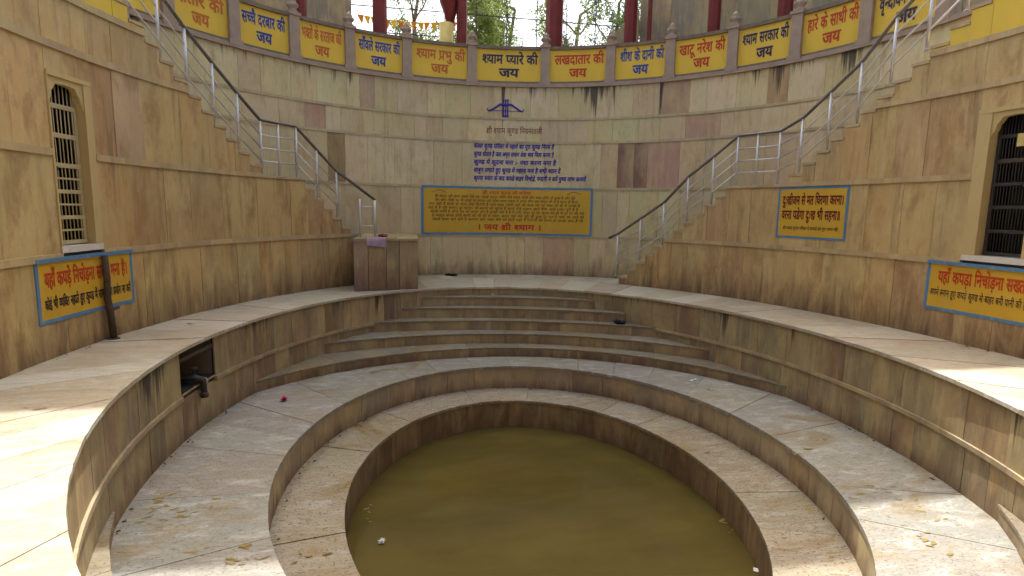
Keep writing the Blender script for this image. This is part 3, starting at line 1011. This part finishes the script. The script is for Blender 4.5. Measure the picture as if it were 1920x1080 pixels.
# bow emblem with three arrows
bow = MB()
def bz(u, z): 
    p = ep(RO, 7.1 + u / sp, -.012)
    return (p.x, p.y, z)
def stroke(pts, w):
    bow.tube([bz(u, z) for u, z in pts], [1.3 * q for q in w] if isinstance(w, list) else [1.3 * w] * len(pts), 6)
for s in (-1, 1):
    stroke([(s * .53, 4.86), (s * .50, 4.83), (s * .42, 4.85), (s * .30, 4.93), (s * .16, 5.02), (s * .08, 5.01), (0, 5.00)], [.012, .018, .02, .022, .026, .03, .03])
    stroke([(s * .53, 4.86), (s * .54, 4.90)], .012)
stroke([(-.47, 4.84), (.47, 4.83)], .007)
for u in (-.062, 0, .062):
    stroke([(u, 4.68), (u, 5.15)], .013)
    stroke([(u, 5.13), (u, 5.18)], [.026, .004])
    stroke([(u, 4.66), (u, 4.72)], .022)
tag(bow.build('bow_emblem', MT['t_violet']), 'blue painted bow with three arrows high on the far wall', 'emblem')

# ------------------------------------------------------------------ grille doors
def grille_door(name, label, o, near, th_in, th_out, metal, jamb_mat, cusps, rails, nbars, extra):
    """opening o=(t0,t1,z0,z1) in a side wall"""
    t0, t1, z0, z1 = o
    root = tag(empty(name), label, 'door')
    k = 1 / speed(RI, (t0 + t1) / 2)
    DEP = .30
    # room behind, its shade put into a near-black colour
    mb = MB()
    curved(RI, t0 - 2, t1 + 2, z0 - .1, z1 + .2, 1.3, 1.36, mb)
    curved(RI, t0 - 2.4, t0 - 2, z0 - .1, z1 + .2, .36, 1.36, mb)
    curved(RI, t1 + 2, t1 + 2.4, z0 - .1, z1 + .2, .36, 1.36, mb)
    curved(RI, t0 - 2, t1 + 2, z1 + .2, z1 + .3, .36, 1.36, mb)
    curved(RI, t0 - 2, t1 + 2, z0 - .2, z0 - .1, .36, 1.36, mb)
    mb.build('dark_room', MT['dark'], root)
    # surround: two jambs, arched head, sill
    jn, jf = (.03, .14) if near < 0 else (.20, .20)
    for a, b in ((t0, t0 + jn * k), (t1 - jf * k, t1)):
        o_ = curved(RI, a, b, z0, z1 - .05, -.02, th_in + .045, step=.6).build('jamb', jamb_mat, root)
    curved(RI, t0, t1, z1 - .06, z1, -.025, DEP).build('lintel', jamb_mat, root)
    # cusped head: polygon strip along the inner face
    ia, ib = t0 + jn * k, t1 - jf * k
    mb = MB()
    NN = 28
    def head_z(u):      # u 0..1 across the opening: three-lobed ogee
        x = abs(2 * u - 1)
        steps = [(1.0, z1 - .42), (.95, z1 - .36), (.88, z1 - .35), (.78, z1 - .23), (.70, z1 - .215), (.58, z1 - .15), (.50, z1 - .14), (0, z1 - .13)]
        for (xa, za), (xb, zb) in zip(steps, steps[1:]):
            if xb <= x <= xa:
                return za + (zb - za) * (xa - x) / (xa - xb)
        return z1 - .07
    for i in range(NN):
        u0, u1 = i / NN, (i + 1) / NN
        a, b = ia + (ib - ia) * u0, ia + (ib - ia) * u1
        va = []
        for t, zz in ((a, head_z(u0)), (b, head_z(u1))):
            p, q = ep(RI, t, .0), ep(RI, t, .09)
            va += [(p.x, p.y, zz), (q.x, q.y, zz), (q.x, q.y, z1 - .055), (p.x, p.y, z1 - .055)]
        mb.add(va, [(0, 3, 7, 4), (1, 5, 6, 2), (0, 4, 5, 1), (3, 2, 6, 7)])
    mb.build('arched_head', jamb_mat, root)
    curved(RI, t0, t1, z0 - .015, z0 + .07, -.022, DEP + .05).build('sill', MT['sill'], root)
    # grille leaf
    gz0, gz1 = z0 + .09, z1 - .06
    d = th_in
    leaf = empty('grille'); leaf.parent = root
    ga, gb = ia + .01 * k, ib - .01 * k
    for a, b in ((ga, ga + .05 * k), (gb - .05 * k, gb)):
        curved(RI, a, b, gz0, gz1, d, d + .03, step=.4).build('stile', metal, leaf)
    for zf, h in rails:
        z = gz0 + (gz1 - gz0) * zf
        curved(RI, ga, gb, z - h / 2, z + h / 2, d - .004, d + .03).build('cross_bar', metal, leaf)
    for i in range(nbars):
        t = ga + (gb - ga) * (i + 1) / (nbars + 1)
        p = ep(RI, t, d + .015)
        bend = random.Random(i * 7 + nbars).uniform(-.02, .02) if extra == 'latch' and i in (3, 4) else 0
        tg = tang(RI, t)
        pts = [(p.x, p.y, gz0), (p.x + tg.x * bend, p.y + tg.y * bend, gz0 + (gz1 - gz0) * .7), (p.x, p.y, gz1)]
        MB().tube(pts, .0075, 6).build('bar', metal, leaf, smooth=True)
    if extra == 'latch':
        z = gz0 + (gz1 - gz0) * .46
        mb = MB()
        curved(RI, ga + .02 * k, ga + .14 * k, z - .02, z + .03, d - .04, d - .006, mb)
        curved(RI, ga + .06 * k, ga + .10 * k, z - .10, z - .02, d - .05, d - .01, mb)
        mb.build('latch', MT['iron'], leaf)
    else:
        z = gz0 + (gz1 - gz0) * .80
        curved(RI, ga + .30 * k, ga + .62 * k, z - .10, z + .08, d - .03, d - .006).build('notice_plate', MT['yellow_post'], leaf)
        z = gz0 + (gz1 - gz0) * .66
        curved(RI, ga + .10 * k, ga + .42 * k, z - .03, z + .03, d - .02, d - .006).build('lock_plate', MT['rust'], leaf)
    return root
grille_door('grille_door', 'cream painted iron grille door in an arched recess of the left wall', OL, -1, .10, .3, MT['cream_iron'], MT['frame'], True,
            [(.01, .05), (.085, .025), (.165, .05), (.245, .025), (.325, .05), (.405, .025), (.485, .06), (.665, .06), (.84, .06), (.99, .05)], 8, 'latch')
grille_door('grille_door', 'dark iron grille door in an arched cream recess of the right wall', OR, 1, .12, .3, MT['iron'], MT['frame'], True,
            [(.01, .05), (.17, .05), (.34, .05), (.50, .05), (.66, .06), (.83, .05), (.99, .05)], 14, 'plate')

# ------------------------------------------------------------------ pipe, drain, small things
pp = tag(empty('downpipe', loc=(*ep(RI, -76.7, -.06).xy, 0)), 'rusty brown downpipe standing on the ledge across the left ochre sign', 'pipe')
def pz(th, o, z): 
    p = ep(RI, th, o); return (p.x, p.y, z)
MB().tube([pz(-76.95, -.07, 1.22), pz(-76.9, -.075, .9), pz(-77.0, -.07, .6), pz(-76.75, -.075, .3), pz(-76.7, -.08, .01)], [.042, .043, .045, .046, .048], 12).build('pipe', MT['rust'], pp, smooth=True)
MB().tube([pz(-76.9, -.07, .43), pz(-75.6, -.07, .44)], [.03, .018], 8).build('side_branch', MT['rust'], pp, smooth=True)
MB().lathe(pz(-76.7, -.08, .002), [(.08, 0), (.08, .012), (.05, .02)], 12).build('foot_flange', MT['rust'], pp)

dr = tag(empty('drain_outlet'), 'dark square drain opening with pipe and valve in the left riser', 'drain')
mb = MB()
zt, zb = -.052, ZMID + .065
curved(R3, DR0, DR1, zb, zt, .85, .89, mb)
curved(R3, DR0 - .4, DR0, zb, zt, .02, .89, mb)
curved(R3, DR1, DR1 + .4, zb, zt, .02, .89, mb)
curved(R3, DR0, DR1, zb - .04, zb + .004, .0, .89, mb)
mb.build('recess', MT['dark'], dr)  # recess coloured near-black in place of its shade
p0, p1 = ep(R3, DR0 + .2, .03), ep(R3, DR1 - .1, .03)
MB().tube([(p0.x, p0.y, -.19), (p1.x, p1.y, -.19)], .035, 10).build('lintel_pipe', MT['rust'], dr, smooth=True)
q0, q1, q2, q3 = ep(R3, DR0 + 3.5, .5), ep(R3, DR0 + 4.2, .05), ep(R3, DR0 + 4.6, -.06), ep(R3, DR0 + 4.6, -.07)
MB().tube([(q0.x, q0.y, -.55), (q1.x, q1.y, -.55), (q2.x, q2.y, -.60), (q3.x, q3.y, -.83)], [.05, .05, .048, .045], 10).build('outlet_pipe', MT['iron'], dr, smooth=True)
MB().lathe((q3.x, q3.y, -.86), [(.055, 0), (.058, .06), (.048, .08)], 12).build('collar', MT['rust'], dr, smooth=True)
MB().lathe((q1.x, q1.y, -.49), [(.02, 0), (.02, .06), (.06, .065), (.06, .085), (.02, .09)], 12).build('valve', MT['iron'], dr, smooth=True)
p = ep(R3, DR0 + 5.6, -.0)
MB().lathe((p.x, p.y, -.66), [(.02, -.06), (.06, -.05), (.075, 0), (.05, .05), (.01, .065)], 10).build('broken_stone', MT['post'], dr, smooth=True)

def blob(mb, c, rx, ry, rz, seed, n=9, rings=5):
    rg = random.Random(seed)
    v, f = [], []
    for i in range(rings + 1):
        a = math.pi * i / rings
        for k in range(n):
            j = 1 + rg.uniform(-.22, .22)
            b = 2 * math.pi * k / n
            v.append((c[0] + rx * math.sin(a) * math.cos(b) * j, c[1] + ry * math.sin(a) * math.sin(b) * j, c[2] + rz * (math.cos(a) * (1 + rg.uniform(-.1, .1)) + 0.85)))
    for i in range(rings):
        for k in range(n):
            f.append((i * n + k, i * n + (k + 1) % n, (i + 1) * n + (k + 1) % n, (i + 1) * n + k))
    mb.add(v, f)
def rag(label, c, s, seed, mat, cat='cloth', name='crumpled_cloth'):
    mb = MB()
    rg = random.Random(seed)
    for i in range(4):
        blob(mb, (c[0] + rg.uniform(-1, 1) * s * .9, c[1] + rg.uniform(-.5, .5) * s, c[2]), s * rg.uniform(.5, .9), s * rg.uniform(.35, .6), s * rg.uniform(.2, .38), seed + i)
    return tag(mb.build(name, mat, smooth=True), label, cat)
rag('black crumpled cloth lying on the terrace below the long ochre board', (-.72, 9.62, 0), .13, 1, MT['black'])
rag('black crumpled cloth lying on the third crescent step', (2.86, 5.47, zs[2]), .14, 5, MT['black'])
MB_ = MB()
def flower(name, label, c, r, mat, seed, petals=9):
    rg = random.Random(seed)
    mb = MB()
    for i in range(petals):
        a = 2 * math.pi * i / petals + rg.uniform(-.2, .2)
        t = rg.uniform(.25, .9)
        d = Vector((math.cos(a), math.sin(a), 0))
        s = Vector((-d.y, d.x, 0))
        o = Vector(c)
        h = Vector((0, 0, 1))
        v = [o + h * .004, o + d * r * .5 + s * r * .3 + h * r * t * .6, o + d * r + h * r * t, o + d * r * .5 - s * r * .3 + h * r * t * .6]
        mb.add(v, [(0, 1, 2, 3)])
        v = [o + h * .01, o + d * r * .3 + s * r * .22 + h * r * .5, o + d * r * .5 + h * r * .9, o + d * r * .3 - s * r * .22 + h * r * .5]
        mb.add(v, [(0, 1, 2, 3)])
    return tag(mb.build(name, mat), label, 'flower')
flower('flower', 'pink blossom dropped on the middle terrace at the left', (-4.12, 2.89, ZB + .003), .085, MT['pink'], 3)
flower('flower', 'cream blossom on the topmost crescent step', (.12, 7.0, zs[0] + .003), .07, MT['cream'], 4)
flower('flower', 'white blossom floating near the left edge of the green water', (-2.40, .10, ZW + .003), .055, MT['white'], 5)
def scrap(label, c, lx, ly, az, mat, seed, name='paper_scrap', cat='litter'):
    rg = random.Random(seed)
    v, f = [], []
    for i in range(5):
        for j in range(3):
            x, y = (i / 4 - .5) * lx, (j / 2 - .5) * ly
            v.append((c[0] + x * math.cos(az) - y * math.sin(az), c[1] + x * math.sin(az) + y * math.cos(az), c[2] + .006 + rg.uniform(0, .02)))
    for i in range(4):
        for j in range(2):
            a = i * 3 + j
            f.append((a, a + 3, a + 4, a + 1))
    return tag(mesh_obj(name, v, f, mat), label, cat)
scrap('thin white paper strip lying on the middle terrace at the right', (3.54, 3.02, ZB), .24, .04, .5, MT['white'], 2)
scrap('small white scrap floating by the right pool wall', (2.44, -.42, ZW), .06, .05, 1.0, MT['white'], 3)
scrap('white scrap floating lowest beside the right pool wall', (2.14, -1.22, ZW), .08, .06, 1.0, MT['white'], 4)
scrap('brown wrapper stuck on the riser of the fourth crescent step', (-.1, 5.66, zs[3] - .14), .01, .01, 0, MT['iron'], 5)
bpy.data.objects.remove(bpy.data.objects['paper_scrap.003'])

# lilac cloth over the platform edge
def drape(label, a, b, ztop, drop, depth, mat, seed):
    rg = random.Random(seed)
    a, b = Vector(a), Vector(b)
    d = (b - a)
    nrm = Vector((d.y, -d.x, 0)).normalized()
    v, f = [], []
    prof = [(-depth, .012), (-depth * .5, .02), (0, .022), (.028, .0), (.034, -drop * .5), (.036, -drop)]
    K = 8
    for i in range(K + 1):
        s = i / K
        for j, (o, h) in enumerate(prof):
            w = math.sin(s * 19 + seed) * .008 * (j / 5)
            p = a + d * s + nrm * (o + w)
            v.append((p.x, p.y, ztop + h + rg.uniform(-.003, .003) - (.05 * s if j == 5 else 0)))
    m = len(prof)
    for i in range(K):
        for j in range(m - 1):
            q = i * m + j
            f.append((q, q + 1, q + m + 1, q + m))
    return tag(mesh_obj('draped_cloth', v, f, mat, smooth=True), label, 'cloth')
drape('lilac cloth draped over the edge of the square platform', (-2.95, 6.655, 0), (-2.50, 6.74, 0), 1.24, .16, .30, MT['lilac'], 1)
rag('dark red crumpled cloth on top of the square platform', (-2.52, 7.05, 1.262), .11, 9, MT['redcloth'])

# wet litter lying on the terraces: patches of leaf scraps
def litter(name, label, spots, mat, seed):
    rg = random.Random(seed)
    v, f = [], []
    for (x, y, z, rx, ry, n) in spots:
        for i in range(n):
            cx, cy = x + rg.gauss(0, rx), y + rg.gauss(0, ry)
            s = rg.choice((.010, .014, .02, .03, .045)) * rg.uniform(.8, 1.2)
            a = rg.uniform(-.6, .6)
            m = len(v)
            kk = rg.randint(5, 7)
            for q in range(kk):
                t = 2 * math.pi * q / kk
                r_ = s * rg.uniform(.5, 1.2)
                u, w = r_ * 1.7 * math.cos(t), r_ * .55 * math.sin(t)
                v.append((cx + u * math.cos(a) - w * math.sin(a), cy + u * math.sin(a) + w * math.cos(a), z + .005 + rg.uniform(0, .003)))
            f.append(tuple(range(m, m + kk)))
    return tag(mesh_obj(name, v, f, mat), label, 'litter', kind='stuff')
litter('leaf_litter', 'wet yellow-brown leaf litter stuck to the terraces', [
    (-4.70, -.55, ZB, .22, .16, 26), (-4.45, -.70, ZB, .15, .10, 14), (-4.05, -1.5, ZB, .05, .05, 2), (-3.55, -1.65, ZB, .10, .06, 8), (-3.60, -1.40, ZB, .05, .04, 3), (-4.80, -.25, ZB, .05, .12, 8),
    (3.55, -1.45, ZB, .20, .12, 10), (3.2, -2.35, ZB, .10, .20, 12), (3.75, -1.95, ZB, .12, .12, 10), (3.15, -1.45, ZB, .10, .05, 6), (3.45, -.40, ZB, .12, .10, 7), (3.3, .35, ZB, .2, .15, 5),
    (2.6, 4.2, ZB, .25, .12, 10), (1.9, 4.65, ZB, .2, .08, 8), (-2.9, 4.35, ZB, .2, .06, 7), (-2.4, 4.6, ZB, .2, .06, 4), (3.5, 2.5, ZB, .2, .2, 5), (-3.05, -.9, ZA, .12, .05, 6), (-3.0, -.45, ZA, .08, .06, 4),
    (2.7, 1.2, ZA, .15, .2, 5), (2.35, -.6, ZW, .04, .35, 9), (-2.6, 1.0, ZW, .05, .3, 7), (-5.6, 3.2, 0, .08, .2, 4), (-5.75, -.9, 0, .12, .4, 3)], MT['litter'], 4)

def crumbs():
    rg = random.Random(77)
    v, f = [], []
    for e, z, n, off in ((R3, ZB, 170, -.03), (R2, ZA, 110, -.03), (RI, 0.0, 110, -.03)):
        for i in range(n):
            th = rg.uniform(-110, 115)
            if e is R3 and -70 < th < 82: continue
            if e is RI and -32 < th < 36: continue
            p = ep(e, th, off - abs(rg.gauss(0, .045)))
            s_ = rg.choice((.006, .009, .012, .02))
            m = len(v)
            kk = rg.randint(4, 6)
            a = rg.uniform(0, 3)
            for q in range(kk):
                t = 2 * math.pi * q / kk + a
                v.append((p.x + s_ * rg.uniform(.6, 1.6) * math.cos(t), p.y + s_ * rg.uniform(.6, 1.6) * math.sin(t), z + .007))
            v.append((p.x, p.y, z + .007 + s_ * .6))
            f += [(m + q, m + (q + 1) % kk, m + kk) for q in range(kk)]
    return tag(mesh_obj('dirt_crumbs', v, f, MT['rust']), 'dark dirt crumbs gathered along the foot of the risers', 'litter', kind='stuff')
crumbs()

# ------------------------------------------------------------------ gallery behind the parapet
GZ = ZCOR - .10
RC = (RO[0], RO[1], 9.5, 9.5)
def column(x, y, w, label, h=13.6, bracket=False, mat='redcol'):
    root = tag(empty('gallery_column', loc=(x, y, GZ)), label, 'column', 'red columns of the gallery')
    h2 = w / 2
    Z = Vector((0, 0, 1))
    ang = math.atan2(x - RO[0], y - RO[1])
    ax, ay = Vector((math.cos(ang), -math.sin(ang), 0)), Vector((math.sin(ang), math.cos(ang), 0))
    c = Vector((x, y, 0))
    MB().obox(c + Z * (GZ + .15), ax, ay, Z, h2 * 1.3, h2 * 1.3, .15).build('base', MT[mat], root)
    m = MB()
    n = 8
    m.lathe((x, y, GZ + .3), [(h2, 0), (h2, h - .9 - GZ)], 8)
    m.build('shaft', MT[mat], root)
    MB().obox(c + Z * (h - .3), ax, ay, Z, h2 * 1.6, h2 * 1.6, .3).build('capital', MT[mat], root)
    return root
column(-4.81, 10.29, .30, 'dark red gallery column above the faded orange panel beside the blue one')
column(-2.73, 11.17, .42, 'dark red gallery column standing against the bright sky at the left')
column(-.25, 11.54, .33, 'dark red gallery column directly behind the yellow post')
column(2.62, 11.15, .56, 'thickest dark red gallery column, behind the middle of the parapet')
column(4.78, 10.2, .40, 'dark red gallery column at the right end of the tree view')
column(5.26, 9.9, .14, 'thin dark red gallery pole just right of the tree view')
column(6.69, 8.69, .36, 'dark red gallery column against the grey wall, left one of two')
column(7.88, 7.2, .38, 'dark red gallery column against the grey wall, right one of two')
yp = tag(empty('bracket_post', loc=(-.65, 11.75, GZ)), 'short yellow post under a dark maroon bracket', 'post')
MB().lathe((-.72, 11.75, GZ), [(.22, 0), (.22, 2.25)], 10).build('post_shaft', MT['yellow_post'], yp, smooth=True)
MB().lathe((-.60, 11.75, GZ + 2.25), [(.10, 0), (.14, .05), (.18, .25), (.32, .6), (.40, 1.2), (.42, 5.8)], 10).build('bracket', MT['redcol'], yp, smooth=True)

# inferred canopy, unseen above the frame, added to cast the pit's shade
cano = tag(empty('shade_canopy'), 'inferred flat canopy roof above the frame, added to shade the pit', 'roof')
MB().box((-11, 6.15, 13.9), (11, 17.6, 14.1)).build('shade_canopy_sheet', MT['roof'], cano)
for i in range(6):
    x = -10.5 + i * 4.2
    MB().box((x - .12, 6.3, 13.6), (x + .12, 17.4, 13.9)).build('beam', MT['redcol'], cano)

def gwall(label, t0, t1, r, z1, seed, slope=None):
    root = tag(empty('gallery_wall'), label, 'wall')
    rg = random.Random(seed)
    e = (RO[0], RO[1], r, r)
    cuts = splits(e, t0, t1, .5, 1.0, rg)
    for a, b in zip(cuts, cuts[1:]):
        for z0_, z1_ in ((GZ, GZ + 2.1), (GZ + 2.1, z1)):
            curved(e, a, b - .03, z0_, z1_ - .01, rg.uniform(-.005, .005), .25).build('wall_slab', MT['grey_wall'], root, jit((.20, .175, .14), rg, .18))
    return root
gwall('grey stone gallery wall left of the lattice', -80, -18.8, 11.0, 9.6, 1)
gwall('grey stone gallery wall behind the right-hand red columns', 31.2, 105, 11.0, 10.2, 2)
# sloping stair parapet at the left end of that wall
sp_ = tag(empty('sloped_parapet'), 'grey sloping parapet rising against the right gallery wall', 'parapet')
e = (RO[0], RO[1], 10.7, 10.7)
va, vb = [], []
mb = MB()
K = 8
for i in range(K):
    u0, u1 = i / K, (i + 1) / K
    curved(e, 26.0 + 5.1 * u0, 26.0 + 5.1 * u1, GZ, 0, 0, .25, mb, ztop=lambda th: 7.6 + (th - 26.0) / 5.6 * .95)
mb.build('parapet_body', MT['grey_wall'], sp_, (.19, .165, .13))

# iron lattice fence between the columns and the trees
lat = tag(empty('lattice_fence', loc=(0, 14, GZ)), 'tall thin iron lattice fence in front of the trees', 'fence')
x = -6.2
while x < 7.6:
    MB().box((x - .014, 14.2, GZ), (x + .014, 14.225, 11.5)).build('upright', MT['iron'], lat)
    x += 1.12
for z in (7.55, 7.78, 8.02, 8.86, 10.4):
    if z < 8.1: MB().box((-6.4, 14.225, z - .016), (-.5, 14.25, z + .016)).build('cross_rail', MT['iron'], lat)
    else: MB().box((-6.4, 14.225, z - .016), (7.8, 14.25, z + .016)).build('cross_rail', MT['iron'], lat)

# bunting
bt = tag(empty('bunting', loc=(-2, 13.6, GZ)), 'string of yellow and orange pennants across the open sky', 'bunting')
def sag(u): return Vector((-3.6 + 3.4 * u, 14.1, 8.52 - .12 * math.sin(math.pi * u)))
MB().tube([sag(i / 16) for i in range(17)], .008, 5).build('string', MT['flag_y'], bt)
rg = random.Random(8)
for i in range(15):
    p = sag((i + .5) / 15)
    w, h = .115, rg.uniform(.28, .36)
    tw = rg.uniform(-.06, .06)
    mesh_obj('pennant', [p + Vector((-w, 0, 0)), p + Vector((w, 0, 0)), p + Vector((tw, tw, -h)), p + Vector((-w, .006, 0)), p + Vector((w, .006, 0)), p + Vector((tw, tw + .006, -h))],
             [(0, 2, 1), (3, 4, 5), (0, 1, 4, 3), (1, 2, 5, 4), (2, 0, 3, 5)], MT['flag_y'] if i % 2 else MT['flag_o'], bt)

# white house far behind
wh = tag(empty('white_house', loc=(-7, 40, GZ)), 'white plastered house behind the lattice and the pennants', 'building')
MB().box((-13, 40, GZ), (-.5, 48, 10.6)).build('wall', MT['plaster'], wh)
MB().box((-13.2, 39.8, 10.6), (-.3, 48.2, 10.85)).build('roof_slab', MT['plaster'], wh)
for i in range(4):
    w = MB().box((-12 + i * 3, 39.95, 8.6), (-11 + i * 3, 40.02, 10.0)).build('window', MT['window'], wh)
    MB().box((-12.1 + i * 3, 39.9, 8.5), (-10.9 + i * 3, 40.0, 8.6)).build('sill', MT['plaster'], w)

# trees
def tree(label, x, y, h, cr, seed, leaf, nleaf, lean=0.0, low=.35):
    rg = random.Random(seed)
    root = tag(empty('tree', loc=(x, y, GZ)), label, 'tree', 'trees behind the lattice fence')
    mb = MB()
    base = Vector((x, y, GZ))
    tips = []
    pts = [base]
    p = base.copy()
    for i in range(6):
        p = p + Vector((rg.uniform(-.18, .18) + lean, rg.uniform(-.15, .15), h * .13))
        pts.append(p.copy())
    mb.tube(pts, [.16 - .015 * i for i in range(7)], 8)
    def branch(o, d, L, r, depth):
        pts = [o]
        p = o.copy()
        dd = d.normalized()
        for i in range(4):
            dd = (dd + Vector((rg.uniform(-.25, .25), rg.uniform(-.25, .25), rg.uniform(-.12, .2)))).normalized()
            p = p + dd * L / 4
            pts.append(p.copy())
        mb.tube(pts, [r, r * .8, r * .65, r * .5, r * .3], 6, False)
        for q in pts[2:]: tips.append((q, L))
        if depth:
            for k in range(3):
                j = rg.randint(1, 4)
                branch(pts[j], dd + Vector((rg.uniform(-1, 1), rg.uniform(-1, 1), rg.uniform(-.5, .6))), L * rg.uniform(.5, .75), r * .5, depth - 1)
    for i in range(9):
        o = pts[2 + i % 5]
        a = rg.uniform(0, 2 * math.pi)
        branch(o, Vector((math.cos(a), math.sin(a), rg.uniform(.2, 1.0))), cr * rg.uniform(.7, 1.1), .055, 2)
    mb.build('trunk', MT['bark'], root)
    v, f = [], []
    for i in range(nleaf):
        q, L = rg.choice(tips)
        c = q + Vector((rg.gauss(0, .16), rg.gauss(0, .16), rg.gauss(-.05, .16)))
        s = rg.uniform(.05, .10)
        d = Vector((rg.uniform(-1, 1), rg.uniform(-1, 1), rg.uniform(-1.4, .3))).normalized()
        w = d.cross(Vector((rg.uniform(-1, 1), rg.uniform(-1, 1), rg.uniform(-1, 1)))).normalized()
        m = len(v)
        v += [c - d * s, c + w * s * .42, c + d * s, c - w * s * .42]
        f.append((m, m + 1, m + 2, m + 3))
    mesh_obj('crown', v, f, leaf, root)
    return root
tree('bushy light green tree behind the lattice, left of the thickest column', 1.3, 18.5, 7.0, 2.0, 1, MT['leaf'], 9000)
tree('tree with bare forked branches right of the thickest column', 5.3, 19.0, 6.8, 2.0, 2, MT['leaf'], 4200, .05)
tree('tree behind the yellow post in the lattice view', -1.2, 20.5, 7.5, 1.7, 3, MT['leaf'], 5500)
tree('dark green tree filling the gap left of the right gallery wall', 8.0, 20.0, 8.0, 2.2, 4, MT['leaf_d'], 7000)
tree('slender tree between the two central red columns', 3.0, 21.5, 8.0, 2.2, 5, MT['leaf'], 8000)
bpy.data.objects.remove(_fo)
